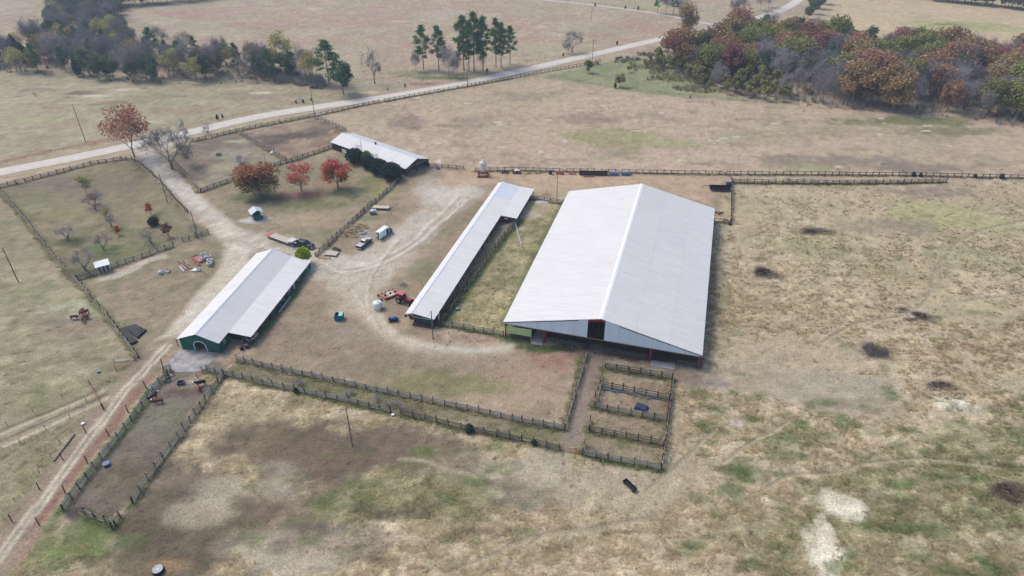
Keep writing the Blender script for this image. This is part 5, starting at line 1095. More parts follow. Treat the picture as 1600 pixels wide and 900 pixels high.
for k, (off, w_) in enumerate([((-1, 0, -.35), 'upper left'), ((0, 0, -.35), 'middle'), ((1, 0, -.35), 'outer')]):
    cable(['first overhead cable from the crossarm pole towards the pine clump', 'second overhead cable from the crossarm pole towards the pine clump', 'third overhead cable from the crossarm pole towards the pine clump'][k], 'road', 'pines', 2.2, .02, 0, off)
cable('overhead cable between pine clump pole and sapling pole', 'pines', 'ne', 2.0, .02); cable('overhead cable between sapling pole and wood pole', 'ne', 'ne2', 2.0, .02)
cable('overhead cable from the left pasture pole to the crossarm pole', 'w', 'road', 2.5, .02); cable('overhead cable joining driveway pole and orchard corner pole', 'drive', 'orch', .6, .015)
p = pl['shed'][1]; cable('guy wire from the shed pole down to the red dirt', p, g(650, 530)+Vector((0, 0, .1)), 0, .02)
# ------------------------------------------------------------------ vehicles
def face(a, b):
    A, B = g(*a), g(*b); d = B-A; return A, B, math.atan2(d.y, d.x), d.length
_wm = {}
def wheel(parent, x, y, r, w_=.26):
    o = MB().lathe([(r*.55, -w_/2), (r*.95, -w_/2), (r, -w_/2+.04), (r, w_/2-.04), (r*.95, w_/2), (r*.55, w_/2)], (0, 0, 0), 16, 'Y').build('wheel', M['tyre'], parent, smooth=False)
    o.location = (x, y, r); MB().lathe([(r*.1, -w_/2-.02), (r*.58, -w_/2-.01), (r*.58, w_/2+.01), (r*.1, w_/2+.02)], (0, 0, 0), 12, 'Y').build('rim', M['rim'], o); return o
def loft(sections):
    """Closed loft of equal-length rings of points."""
    mb = MB(); n = len(sections[0]); vs = [p for s in sections for p in s]; fs = []
    for j in range(len(sections)-1):
        for i in range(n): fs.append((j*n+i, j*n+(i+1) % n, (j+1)*n+(i+1) % n, (j+1)*n+i))
    fs += [tuple(range(n-1, -1, -1)), tuple(range((len(sections)-1)*n, len(sections)*n))]
    return mb.add(vs, fs)
def pickup(label, rear, front, paint, Lr=6.0, flat=False, bedcol=None, tail=True, cover=None):
    A, B, rz, d = face(rear, front); c = (A+B)/2; L = Lr; hw = .98
    t = thing('pickup_truck', label, 'pickup', (c.x, c.y, 0), rz)
    def ring(x, zb, zt, w_): return [(x, -w_, zb), (x, -w_, zt-.1), (x, -w_+.1, zt), (x, w_-.1, zt), (x, w_, zt-.1), (x, w_, zb)]
    x0 = -L/2
    bed = x0+(2.3 if not flat else 2.4)
    side = M['carblack']  # on the grey pickup, black sides and pale top paint in sky reflection
    loft([ring(bed, .5, 1.15, hw), ring(L/2-1.5, .5, 1.15, hw), ring(L/2-.6, .5, 1.1, hw), ring(L/2-.1, .52, 1.0, hw-.06), ring(L/2, .6, .9, hw-.12)]).build('body', side, t, .04)
    MB().box((L/2-.75, 0, 1.14), (1.3, 1.6, .06)).build('bonnet', M[paint], t, .02)
    xc0, xc1 = bed+.02, L/2-1.45
    loft([[(xc0, -hw+.04, 1.13), (xc0, hw-.04, 1.13), (xc1+.2, hw-.04, 1.13), (xc1+.2, -hw+.04, 1.13)], [(xc0+.22, -hw+.22, 1.85), (xc0+.22, hw-.22, 1.85), (xc1-.55, hw-.22, 1.85), (xc1-.55, -hw+.22, 1.85)], [(xc0+.35, -hw+.32, 1.92), (xc0+.35, hw-.32, 1.92), (xc1-.7, hw-.32, 1.92), (xc1-.7, -hw+.32, 1.92)]]).build('cab', M[paint], t, .03)
    def quad(p, name, m='glass'): return wall(t, p, M[m], .012, name)
    quad([(xc1+.17, -hw+.12, 1.2), (xc1+.17, hw-.12, 1.2), (xc1-.48, hw-.27, 1.82), (xc1-.48, -hw+.27, 1.82)], 'windscreen')
    quad([(xc0+.03, hw-.12, 1.22), (xc0+.03, -hw+.12, 1.22), (xc0+.19, -hw+.27, 1.8), (xc0+.19, hw-.27, 1.8)], 'rear_window')
    for s in (-1, 1):
        y0, y1_ = s*(hw-.025), s*(hw-.195); m_ = (xc0+xc1)/2
        for a, b in ((xc0+.28, m_-.05), (m_+.05, xc1-.2)):
            q_ = [(a, y0, 1.22), (b, y0, 1.22), (min(b, xc1-.58), y1_, 1.8), (a+.05, y1_, 1.8)]
            quad(q_ if s < 0 else q_[::-1], 'side_window')
        MB().box((L/2-.03, s*.68, .86), (.1, .3, .16)).build('headlight', M['lamp'], t)
        MB().box((xc1+.05, s*(hw+.12), 1.22), (.1, .22, .16)).build('mirror', M['black'], t)
    if not flat:
        for s in (-1, 1):
            MB().box((x0+1.15, s*(hw-.06), .86), (2.3, .12, .62)).build('bed_side', side, t, .02); MB().box((x0-.01, s*.82, .9), (.06, .14, .3)).build('tail_light', M['redbright'], t)
        MB().box((x0+1.15, 0, .66), (2.3, 1.8, .1)).build('bed_floor', M['dark'], t)
        if tail: MB().box((x0+.04, 0, .86), (.1, 1.75, .58)).build('tailgate', M['black'], t)
        if cover: MB().box((x0+1.17, 0, 1.2), (2.22, 1.84, .06)).build('bed_cover', M[cover], t, .02)
    else:
        MB().box((x0+1.2, 0, .95), (2.4, 2.1, .1)).build('flat_bed', M['dark'], t); MB().box((x0+2.3, 0, 1.4), (.08, 1.9, .8)).build('headache_rack', M['dark'], t)
        for y in (-.8, .8): MB().box((x0+1.5, y, 1.14), (1.2, .35, .28)).build('tool_box', M['steel'], t)
        MB().box((x0+1.0, 0, 1.05), (.5, .5, .12)).build('hitch_plate', M['rim'], t)
    for x in (-L/2+1.15, L/2-1.05):
        for s in (-1, 1): wheel(t, x, s*(hw-.1), .41)
    MB().box((L/2+.04, 0, .55), (.14, 1.9, .22)).build('bumper', M['steel'], t, .02); MB().box((x0-.06, 0, .55), (.14, 1.8, .18)).build('bumper', M['steel'], t, .02)
    return t
_tk = pickup('dark blue black pickup hitched to the long flatbed trailer', (458, 381.5), (489, 388.5), 'carblack', 6.6, True); _tk.scale = (1.12,)*3
pickup('grey pickup parked in the yard, its pale top painted as sky reflection over dark sides', (561.5, 389.5), (577, 377), 'car_skysheen', 6.0, cover='car_skysheen')
# flatbed gooseneck trailer
A, B, rz, d = face((419, 369), (452, 381)); t = thing('flatbed_trailer', 'long gooseneck flatbed trailer with pale deck and red tail ramp', 'trailer', (A.x, A.y, 0), rz); LT = d+.8
for k in range(9):
    y = -1.2+2.4*(k+.5)/9; MB().box((1.9+(LT-1.9)/2, y, 1.0), (LT-1.9, 2.4/9-.015, .08)).build('deck_plank', M['deck'], t)
wall(t, [(0, -1.2, .86), (1.88, -1.2, 1.02), (1.88, 1.2, 1.02), (0, 1.2, .86)], M['pink'], .06, 'tail_ramp')
for y in (-1.15, 1.15): MB().box((LT/2+.5, y, .85), (LT-1, .12, .22)).build('side_beam', M['dark'], t)
for x in (2.6, 3.5):
    for y in (-.95, .95): wheel(t, x, y, .38, .22)
MB().box((LT+.7, 0, 1.75), (2.0, 2.4, .1)).build('raised_deck', M['steel'], t); 
for y in (-.6, .6): MB().tube((LT-.3, y, .95), (LT-.1, y, 1.72), .07, None, 6).build('gooseneck_post', M['dark'], t)
MB().tube((LT+1.6, 0, 1.72), (LT+1.6, 0, 1.08), .09, None, 8).build('coupler', M['dark'], t)
# white van with doors open
A, B, rz, d = face((593, 373), (608, 362)); c = (A+B)/2; t = thing('cargo_van', 'white cargo van with its rear and side doors open', 'van', (c.x, c.y, 0), rz); L = 5.9; hw = 1.0
def vr(x, zb, zt, w_, wt): return [(x, -w_, zb), (x, -w_, 1.2), (x, -wt, zt-.12), (x, -wt+.14, zt), (x, wt-.14, zt), (x, wt, zt-.12), (x, w_, 1.2), (x, w_, zb)]
loft([vr(-L/2, .45, 2.5, hw, hw-.08), vr(L/2-1.7, .45, 2.52, hw, hw-.08), vr(L/2-1.35, .45, 2.4, hw, hw-.1)]).build('cargo_body', M['vanwhite'], t, .03)
def vn_(x, zb, zt, w_): return [(x, -w_, zb), (x, -w_, zt-.15), (x, -w_+.15, zt), (x, w_-.15, zt), (x, w_, zt-.15), (x, w_, zb)]
loft([vn_(L/2-1.36, .45, 2.3, hw-.02), vn_(L/2-.75, .45, 1.5, hw-.03), vn_(L/2-.1, .47, 1.2, hw-.06), vn_(L/2, .55, 1.0, hw-.12)]).build('cab', M['carblack'], t, .03)
wall(t, [(L/2-1.33, hw-.12, 2.24), (L/2-1.33, -hw+.12, 2.24), (L/2-.78, -hw+.1, 1.54), (L/2-.78, hw-.1, 1.54)], M['glass'], .015, 'windscreen')
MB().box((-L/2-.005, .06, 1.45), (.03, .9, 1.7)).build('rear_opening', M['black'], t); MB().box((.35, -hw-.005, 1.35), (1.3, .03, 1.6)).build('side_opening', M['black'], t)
for s, an in ((-1, .5), (1, -.15)):
    o = MB().box((0, s*.0, 0), (.06, .85, 1.8)).build('rear_door', M['vanwhite'], t, .01); o.location = (-L/2-.35 if s < 0 else -L/2-.04, s*(.98 if s < 0 else .55), 1.45); o.rotation_euler = (0, 0, 1.3 if s < 0 else 0)
MB().box((-.85, -hw-.07, 1.35), (1.25, .05, 1.6)).build('sliding_door', M['vanwhite'], t, .01)
o = MB().box((0, 0, 0), (.9, .06, 1.2)).build('front_door', M['blue'], t, .01); o.location = (L/2-1.3, -hw-.35, 1.1); o.rotation_euler = (0, 0, -.9)
for x in (-L/2+1.1, L/2-1.0):
    for s in (-1, 1): wheel(t, x, s*(hw-.12), .36)
for s in (-1, 1): MB().box((-L/2-.02, s*.9, 1.0), (.05, .12, .4)).build('tail_light', M['redbright'], t)
MB().box((-L/2-.06, 0, .5), (.14, 1.8, .18)).build('bumper', M['dark'], t)
# flat utility trailer, tank cart, old flat wagons
A, B, rz, d = face((583, 326), (608, 327)); t = thing('utility_trailer', 'low flat two axle trailer with pale deck parked by the yard fence', 'trailer', (A.x, A.y, 0), rz)
for k in range(7): MB().box((d/2, -1.0+2.0*(k+.5)/7, .75), (d, 2.0/7-.015, .07)).build('deck_plank', M['deck'], t)
for y in (-.97, .97): MB().box((d/2, y, .65), (d, .1, .18)).build('side_beam', M['dark'], t)
for x in (d*.32, d*.48):
    for y in (-.98, .98): wheel(t, x, y, .34, .2)
MB().path([(d, -.8, .65), (d+1.5, 0, .62), (d, .8, .65)], .06, 5).build('tongue', M['dark'], t); MB().tube((d+1.4, 0, .1), (d+1.4, 0, .8), .05, None, 6).build('jack', M['rust'], t)
A, B, rz, d = face((578, 335), (588, 334)); t = thing('tank_cart', 'small white tank on a blue two wheeled cart by the fence', 'cart', (A.x, A.y, 0), rz)
MB().box((d/2, 0, .5), (d, 1.3, .14)).build('chassis', M['tarp'], t); MB().lathe([(.25, -.95), (.5, -.85), (.56, 0), (.5, .85), (.25, .95)], (d*.6, 0, 1.1), 12, 'X').build('tank', M['tank'], t, smooth=True)
for y in (-.7, .7): wheel(t, .5, y, .36, .2)
MB().box((.2, 0, .75), (.5, .9, .4)).build('pump_box', M['dark'], t)
for i, (a, b, lab, m1) in enumerate([((509, 397), (528, 399), 'old flat hay wagon with worn pale deck beside the fence end', 'deck'), ((521, 389), (531, 393), 'dark dismantled frame behind the old flat wagon', 'dark')]):
    A, B, rz, d = face(a, b); t = thing('flat_wagon' if i == 0 else 'scrap_trolley', lab, 'wagon' if i == 0 else 'trolley', (A.x, A.y, 0), rz); wd = 2.3 if i == 0 else 1.1
    for k in range(6): MB().box((d/2, -wd/2+wd*(k+.5)/6, .55), (d*(1-.03*((k*7) % 3)), wd/6-.03, .08)).build('deck_plank' if i == 0 else 'slat', M[m1], t)
    for x in (.3, d-.3): MB().box((x, 0, .42), (.12, wd, .14)).build('cross_beam', M['dark'], t)
    for x in (.4, d-.4):
        for y in (-wd/2+.05, wd/2-.05): wheel(t, x, y, .26 if i == 0 else .2, .16)
# dumpster
A, B, rz, d = face((523, 502), (536, 502)); t = thing('dumpster', 'teal dumpster with one blue lid and one open lid', 'dumpster', (A.x, A.y, 0), rz); w_ = 2.0
def open_box(x0, x1, y0, y1, z0, z1, th, m, name, parent):
    mb = MB(); mb.box(((x0+x1)/2, (y0+y1)/2, z0+th/2), (x1-x0, y1-y0, th))
    for y in (y0+th/2, y1-th/2): mb.box(((x0+x1)/2, y, (z0+z1)/2+th/2), (x1-x0, th, z1-z0-th))
    for x in (x0+th/2, x1-th/2): mb.box((x, (y0+y1)/2, (z0+z1)/2+th/2), (th, y1-y0-2*th, z1-z0-th))
    return mb.build(name, m, parent)
open_box(0, w_, 0, 1.8, .15, 1.5, .06, M['teal'], 'bin_body', t)
o = MB().box((w_*.26, -.05, 1.0), (w_*.48, .06, 1.1)).build('lid', M['blue'], t); o.rotation_euler = (-.12, 0, 0)
o = MB().box((w_*.74, 1.0, 1.56), (w_*.48, 1.5, .06)).build('lid', mat('mint lid', (130, 205, 200), .5), t); o.rotation_euler = (.05, 0, 0)
for x in (-.06, w_+.06): MB().box((x, .9, .95), (.12, 1.5, .16)).build('fork_pocket', M['teal'], t)
for x in (.2, w_-.2):
    for y in (.3, 1.5): MB().tube((x, y, 0), (x, y, .2), .08, None, 8).build('caster', M['tyre'], t)
# white plastic tank
p = g(591, 482); t = thing('water_tank', 'round white plastic water tank standing in the yard', 'tank', (p.x, p.y, 0))
MB().lathe([(1.1, 0), (1.18, .06), (1.18, 1.75), (1.1, 1.95), (.8, 2.1), (.3, 2.2)], (0, 0, 0), 20).build('tank_shell', M['tank'], t, smooth=True)
MB().lathe([(.28, 2.18), (.28, 2.3), (.1, 2.33)], (0, 0, 0), 12).build('lid', M['lamp'], t); MB().lathe([(.13, 0), (.13, .14)], (.55, -.55, 2.05), 8).build('vent', M['tarp'], t)
MB().box((1.0, -.75, .3), (.3, .3, .55)).build('outlet', M['rust'], t)
# tractor and batwing mower
A, B, rz, d = face((627, 471), (642, 476)); t = thing('tractor', 'red farm tractor with pink red cab roof beside the long shed', 'tractor', (A.x, A.y, 0), rz)
MB().box((2.3, 0, 1.25), (2.2, .8, .8)).build('hood', M['redbright'], t, .08); MB().box((3.42, 0, 1.15), (.12, .75, .8)).build('grille', M['black'], t); MB().box((1.6, 0, .85), (3.6, .55, .5)).build('chassis', M['dark'], t)
loft([[(x, y, 1.25) for x, y in ((-.5, -.8), (1.3, -.8), (1.3, .8), (-.5, .8))], [(x, y, 2.65) for x, y in ((-.4, -.7), (1.0, -.7), (1.0, .7), (-.4, .7))]]).build('cab', M['glass'], t)
MB().box((.35, 0, 2.75), (1.75, 1.7, .2)).build('cab_roof', M['pink'], t, .06)
for s in (-1, 1):
    wheel(t, 0, s*1.0, .88, .5); wheel(t, 2.9, s*.85, .55, .36); MB().box((.0, s*1.0, 1.85), (1.3, .5, .1)).build('fender', M['redbright'], t)
MB().tube((2.0, .3, 1.6), (2.0, .3, 2.5), .05, None, 6).build('exhaust', M['dark'], t); MB().box((3.75, 0, .9), (.5, .6, .5)).build('front_weight', M['dark'], t)
A, B, rz, d = face((598, 467), (621, 458)); t = thing('batwing_mower', 'wide faded red rotary mower hitched behind the tractor', 'mower', (A.x, A.y, 0), rz)
for k, (x0, x1, tilt) in enumerate(((0, d*.34, .08), (d*.34, d*.7, 0), (d*.7, d*1.02, -.06))):
    o = MB().box((0, 0, 0), (x1-x0-.05, 2.3, .22)).build('mower_deck', M['pink'] if k != 1 else M['deck'], t, .03); o.location = ((x0+x1)/2, .0, .6); o.rotation_euler = (0, tilt, 0)
    g2 = MB().lathe([(.3, 0), (.3, .3), (.12, .4)], (0, 0, .12), 10).build('gearbox', M['dark'], o)
    MB().box((0, -1.16, -.1), (x1-x0-.1, .06, .3)).build('skirt', M['redbright'], o)
for k in range(5): wheel(t, -.3+d*1.0*k/4, 1.7, .32, .2); MB().tube((-.3+d*k/4, 1.1, .65), (-.3+d*k/4, 1.65, .4), .05, None, 5).build('wheel_arm', M['dark'], t)
wheel(t, -.6, -.4, .3, .2); MB().path([(d*.5, -1.1, .7), (d*.85, -2.1, .7)], .08, 6).build('drawbar', M['dark'], t)
def implement(label, px, kind, name, cat, m='dark', size=1.5, rz=0.0):
    p = g(*px); t = thing(name, label, cat, (p.x, p.y, 0), rz); s = size
    if kind == 'tine':
        MB().box((0, 0, .55), (2*s, .12, .12)).build('toolbar', M[m], t); MB().box((0, .5*s, .55), (1.6*s, .1, .1)).build('toolbar', M[m], t)
        for k in range(5): MB().path([(-.9*s+.45*s*k, 0, .55), (-.9*s+.45*s*k, .3, .4), (-.9*s+.45*s*k, .15, 0)], .04, 4).build('tine', M['dark'], t)
        MB().path([(-.4, .1, .55), (0, .1, 1.35*s), (.4, .1, .55)], .05, 5).build('hitch_mast', M[m], t)
    if kind == 'disc':
        for y in (-.5, .5):
            MB().box((0, y*s, .75), (2.2*s, .12, .14)).build('gang_beam', M[m], t)
            for k in range(6): MB().lathe([(.02, -.05), (.32, .02), (.33, .04), (.04, .05)], (-s+.4*s*k, y*s, .33), 10, 'X').build('disc', M['dark'], t)
        MB().box((0, 0, .85), (.14, 1.6*s, .14)).build('spine', M[m], t)
    return t
implement('small dark spring tine cultivator in the grass above the tractor', (631, 448), 'tine', 'cultivator', 'implement', size=1.1)
implement('red two armed bale mover standing behind the long shed', (854, 307), 'tine', 'bale_mover', 'implement', 'redbright', 2.0)
implement('rusty disc harrow parked beside the white water tank', (645, 496), 'disc', 'disc_harrow', 'implement', 'rust', .8, .4)
# blue lawn tractor-like sprayer
p = g(615, 502); t = thing('sprayer', 'small dark sprayer with bright blue tank near the shed end', 'implement', (p.x, p.y, 0), .1)
MB().box((0, 0, .45), (2.2, 1.1, .16)).build('chassis', M['maroon'], t); MB().lathe([(.2, -.8), (.42, -.7), (.46, 0), (.42, .7), (.2, .8)], (.15, 0, 1.0), 12, 'X').build('tank', M['blue'], t, smooth=True)
for x in (-.8, .9):
    for y in (-.6, .6): wheel(t, x, y, .32, .22)
MB().box((-.9, 0, .8), (.5, .9, .5)).build('seat_box', M['dark'], t); MB().path([(-1.3, -.8, .4), (-1.5, 0, .6), (-1.3, .8, .4)], .06, 5).build('front_bar', M['rust'], t)
def junk_tyres(lab, pts, grp):
    for px, py in pts:
        p = g(px, py); o = MB().lathe([(.22, 0), (.36, 0), (.42, .1), (.36, .22), (.22, .22)], (0, 0, 0), 14).build('rubber_tyre', M['tyre']); o.location = (p.x, p.y, .0); tag(o, lab, 'tyre', grp)
junk_tyres('old black tyre lying by the shed end', [(634, 494), (640, 493), (642, 497)], 'old tyres by the shed end')
# feed bin on its red frame
p = g(755, 274); t = thing('feed_bin', 'tall pale steel feed bin on a red framed base', 'silo', (p.x, p.y, 0))
MB().lathe([(.12, 1.1), (1.15, 2.3), (1.15, 4.9), (.35, 5.7), (.35, 5.85), (.05, 5.95)], (0, 0, 0), 18).build('bin_shell', M['roof'], t)
for z in (2.95, 3.6, 4.25): MB().lathe([(1.155, z-.03), (1.18, z), (1.155, z+.03)], (0, 0, 0), 18).build('bin_ring', M['rim'], t)
for k in range(4): a = k*1.571+.78; MB().tube((1.1*math.cos(a), 1.1*math.sin(a), .0), (1.1*math.cos(a), 1.1*math.sin(a), 2.6), .07, None, 6).build('leg', M['steel'], t)
for y in (-1.9, 1.5): MB().box((0, y, .45), (4.0, .3, .7)).build('base_frame', M['rust'], t)
for x in (-1.7, 1.7): MB().box((x, -.2, .35), (.3, 3.1, .5)).build('base_frame', M['maroon'], t)
# ------------------------------------------------------------------ machinery row at the hayfield fence
def crate(label, a, b, depth, h, m, name, cat, group=None, slats=0):
    A, B, rz, d = face(a, b); t = thing(name, label, cat, (A.x, A.y, 0), rz, group)
    open_box(0, d, 0, depth, .2, h, .1, M[m], 'body', t)
    for x in (.2, d-.2): MB().box((x, depth/2, .1), (.2, depth, .2)).build('skid', M['dark'], t)
    for k in range(slats): MB().box((d*(k+.5)/slats, -.03, h*.55), (.1, .06, h*.85)).build('rib', M['dark'], t)
    return t
def implement_bar(label, a, b, m, name='stored_implement', cat='implement', h=.9):
    A, B, rz, d = face(a, b); t = thing(name, label, cat, (A.x, A.y, 0), rz)
    MB().box((d/2, 0, h*.5), (d, .5, .18)).build('beam', M[m], t, .02); MB().box((d/2, .7, h*.6), (d*.8, .2, .16)).build('beam', M[m], t)
    for k in range(4): MB().tube((d*(k+.5)/4, -.2, h*.5), (d*(k+.5)/4, -.35, 0), .06, None, 5).build('shank', M['dark'], t)
    for x in (.15*d, .85*d): wheel(t, x, .35, .3, .18)
    MB().path([(d*.35, .1, h*.5), (d*.5, .1, h*1.3), (d*.65, .1, h*.5)], .06, 5).build('mast', M[m], t)
M['feeder'] = mat('dark brown feeder boards', (88, 66, 66), .8, 0, .25, 1.5)
implement_bar('dark stored implement in the machinery row next to the feed bin', (783, 271), (795, 271), 'dark'); implement_bar('dark red implement with a white cover in the machinery row', (800, 271), (815, 272), 'maroon')
implement_bar('red framed rake in the machinery row by the lamp pole', (868, 272), (881, 273), 'redbright'); implement_bar('small faded pink implement in the machinery row', (888, 272), (900, 273), 'pink'); implement_bar('low pale wooden implement in the machinery row', (836, 271), (846, 271), 'wood', h=.5)
crate('long dark maroon hay feeder wagon in the machinery row', (905, 274), (949, 275), 1.6, 1.25, 'feeder', 'feeder_wagon', 'wagon', slats=9)
o = MB().box((0, 0, .25), (4.2, .25, .3)).build('red_girder', M['pink']); p = g(920, 276.5); o.location = (p.x, p.y, 0); tag(o, 'faded red beam lying in front of the maroon feeder wagon', 'beam')
for i, (a, b) in enumerate([((952, 274.5), (966, 274.5)), ((971, 274.5), (985, 274.5))]):
    A, B, rz, d = face(a, b); t = thing('blue_roller', ['blue roller drum next to the maroon feeder wagon', 'blue roller drum at the arena end of the machinery row'][i], 'implement', (A.x, A.y, 0), rz)
    MB().lathe([(.2, 0), (.62, .03), (.62, d-.03), (.2, d)], (0, .6, .64), 14, 'X').build('drum', M['tarp'], t); MB().path([(-.1, .6, .64), (-.1, -.4, .7), (d+.1, -.4, .7), (d+.1, .6, .64)], .07, 5).build('yoke', M['blue'], t)
p = g(860, 272); t = thing('fuel_drum', 'upright dark blue drum in the machinery row', 'drum', (p.x, p.y, 0)); MB().lathe([(.55, 0), (.6, .05), (.6, .6), (.63, .65), (.6, .7), (.6, 1.4), (.2, 1.43)], (0, 0, 0), 14).build('drum_shell', M['navy'], t); MB().lathe([(.63, .98), (.65, 1.0), (.63, 1.02)], (0, 0, 0), 14).build('hoop', M['dark'], t)
p = g(684, 264); t = thing('water_tub', 'small grey blue tub at the fence by the stable gable', 'tub', (p.x, p.y, 0)); MB().lathe([(.7, 0), (.8, .7), (.7, .7), (.6, .1)], (0, 0, 0), 14).build('tub_shell', M['tarp'], t)
p = g(808, 270); t = thing('white_cover', 'white sheet metal cover lying on the machinery row', 'cover', (p.x, p.y, 0), .1); MB().prism([(-.9, .9), (0, 1.15), (.9, .9), (.85, .84), (0, 1.08), (-.85, .84)], -.5, .5).build('sheet', M['white'], t); MB().box((0, 0, .45), (1.4, .7, .9)).build('crate', M['wood'], t)
# dump trailer, chair frame, bent steel
A, B, rz, d = face((1110, 299), (1141, 300)); t = thing('dump_trailer', 'black dump trailer with curved tongue behind the arena', 'trailer', (A.x, A.y, 0), rz); open_box(0, d, 0, 2.2, .6, 1.5, .08, M['dark'], 'dump_body', t)
for x in (d*.45, d*.65):
    for y in (-.1, 2.3): wheel(t, x, y, .36, .22)
MB().path([(0, 1.1, .8), (-.4, 1.1, 1.5), (-1.4, 1.1, 1.7), (-2.6, 1.1, 1.2), (-2.7, 1.1, .5)], .09, 6).build('gooseneck', M['dark'], t); MB().box((-.15, 1.1, 1.3), (.15, 1.8, 1.2)).build('headboard', M['dark'], t)
p = g(1138, 291); t = thing('fuel_tank', 'dark purple tank with a pale rack against the side fence', 'tank', (p.x, p.y, 0)); MB().lathe([(.3, -.9), (.75, -.8), (.75, .8), (.3, .9)], (0, 0, .85), 14, 'X').build('tank_shell', M['navy'], t); MB().box((0, 1.0, 1.6), (1.8, .2, .12)).build('rack', M['lamp'], t); 
for x in (-.5, .5): MB().box((x, 0, .1), (.15, 1.2, .25)).build('cradle', M['dark'], t)
p = g(1133, 309); t = thing('saw_horse', 'small white cubic stand on the grass behind the arena', 'stand', (p.x, p.y, 0))
for x in (-.45, .45):
    MB().path([(x, -.5, 0), (x, -.5, 1.1), (x, .5, 1.1), (x, .5, 0)], .08, 4).build('side_frame', M['deck'], t)
for z in (.5, 1.1): MB().box((0, -.5, z), (.9, .1, .1)).build('bar', M['deck'], t); MB().box((0, .5, z), (.9, .1, .1)).build('bar', M['deck'], t)
p = g(1120, 335); t = thing('steel_bracket', 'heap of bent rusty dark steel beside the arena back corner', 'scrap', (p.x, p.y, 0))
for k, (a, b) in enumerate([((-2.2, 1, .3), (-.8, -1.2, .2)), ((-1.5, .8, .5), (1.6, .6, .5)), ((2.2, 1.2, .3), (.8, -.6, .2)), ((.4, -.7, .15), (1.0, .2, .5)), ((-.6, .5, .2), (.2, -.4, .6))]): MB().tube(a, b, .16, None, 5).build('beam', M['dark'], t)
# ------------------------------------------------------------------ troughs, tubs and pen furniture
A, B, rz, d = face((975, 753), (992, 769)); t = thing('feed_trough', 'long black feed trough standing alone in the near pasture', 'trough', (A.x, A.y, 0), rz); w_ = 1.1
MB().prism([(-.55, .7), (-.35, .25), (.35, .25), (.55, .7), (.48, .7), (.3, .32), (-.3, .32), (-.48, .7)], 0, 1).build('trough_body', M['black'], t).scale = (1, d, 1)
t.children[0].rotation_euler = (0, 0, -math.pi/2)
for x in (.3, d-.3): MB().box((x, 0, .14), (.1, .9, .28)).build('leg', M['dark'], t)
for x in (.03, d-.03): MB().box((x, 0, .48), (.06, .98, .42)).build('end_plate', M['black'], t)
p = g(1002, 638); t = thing('upturned_tub', 'upturned navy blue tub in the second pen', 'tub', (p.x, p.y, 0), -.5)
loft([[(-1.4, -.95, .02), (1.4, -.95, .02), (1.4, .95, .02), (-1.4, .95, .02)], [(-1.15, -.72, .7), (1.15, -.72, .7), (1.15, .72, .7), (-1.15, .72, .7)]]).build('tub_shell', M['navy'], t, .05)
for y in (-.35, 0, .35): MB().box((0, y, .72), (2.1, .08, .05)).build('rib', M['navy'], t)
MB().box((0, -.97, .08), (2.95, .1, .1)).build('rim', M['navy'], t)
for k, (a, b) in enumerate([((939, 607), (954, 610)), ((955, 611), (980, 614)), ((981, 615), (1010, 619)), ((1011, 620), (1044, 626))]):
    A, B, rz, d = face(a, b); o = MB().prism([(-.3, .42), (-.22, .12), (.22, .12), (.3, .42), (.24, .42), (.17, .17), (-.17, .17), (-.24, .42)], 0, d).build('bunk_trough', M['tarp']); o.location = (A.x, A.y, -.1); o.rotation_euler = (0, 0, rz-math.pi/2)
    tag(o, 'slate blue bunk trough section under the second pen divider', 'trough', 'blue bunk troughs under the pen divider')
for lab, a, sc_, m_, nm in [('navy tub against the cattle pen lane fence', (167, 727), 1.0, 'navy', 'feed_tub'), ('blue white rimmed tub by the leaning post at the pen fence', (238, 608), .9, 'tarp', 'feed_tub'), ('dark blue barrel in the grass strip near the long shed', (715, 484), .8, 'navy', 'feed_tub'), ('pale bucket by the branch track gate', (130, 663), .5, 'lamp', 'bucket'), ('white bucket in the gap of the lower parallel fence', (614, 649), .5, 'white', 'bucket'), ('dark tub beside the left pasture gate', (154, 582), .6, 'navy', 'feed_tub'), ('dark water tub beside the arena back fence corner', (1140, 351), .8, 'black', 'feed_tub'), ('small blue barrel under the broad maple', (427, 316), .55, 'navy', 'barrel'), ('tiny white salt block on the mown yard', (545, 523), .25, 'white', 'salt_block')]:
    p = g(*a); t = thing(nm, lab, 'tub' if nm == 'feed_tub' else nm.replace('_', ' '), (p.x, p.y, 0)); s = sc_*.75
    MB().lathe([(.75*s, 0), (.9*s, .8*s), (.92*s, .84*s), (.78*s, .84*s), (.66*s, .12*s)], (0, 0, 0), 14).build('shell', M[m_], t); MB().lathe([(.9*s, .78*s), (.95*s, .82*s), (.9*s, .86*s)], (0, 0, 0), 14).build('rim', M['tarp' if m_ == 'navy' else m_], t)
A, B, rz, d = face((277, 603), (288, 602)); t = thing('feed_trough', 'navy rectangular feed trough in front of the barn apron', 'trough', (A.x, A.y, 0), rz); open_box(0, d, 0, 1.1, .1, .65, .08, M['navy'], 'trough_body', t)
for x in (.2, d-.2): MB().box((x, .55, .05), (.12, 1.0, .1)).build('foot', M['dark'], t)
p = g(248, 893); t = thing('tyre_waterer', 'large tyre waterer with pale rim at the bottom edge', 'waterer', (p.x, p.y, 0)); MB().lathe([(.55, 0), (.85, .0), (.95, .2), (.95, .55), (.85, .7), (.6, .7), (.58, .5)], (0, 0, 0), 18).build('tyre', M['tyre'], t); MB().lathe([(.6, .66), (.86, .70), (.84, .74), (.6, .72)], (0, 0, 0), 18).build('rim', M['concrete'], t); MB().lathe([(.1, .5), (.16, .72), (.02, .76)], (0, 0, 0), 8).build('valve', M['lamp'], t); MB().lathe([(.5, .5), (.58, .52), (.02, .53)], (0, 0, 0), 16).build('water', M['glass'], t)
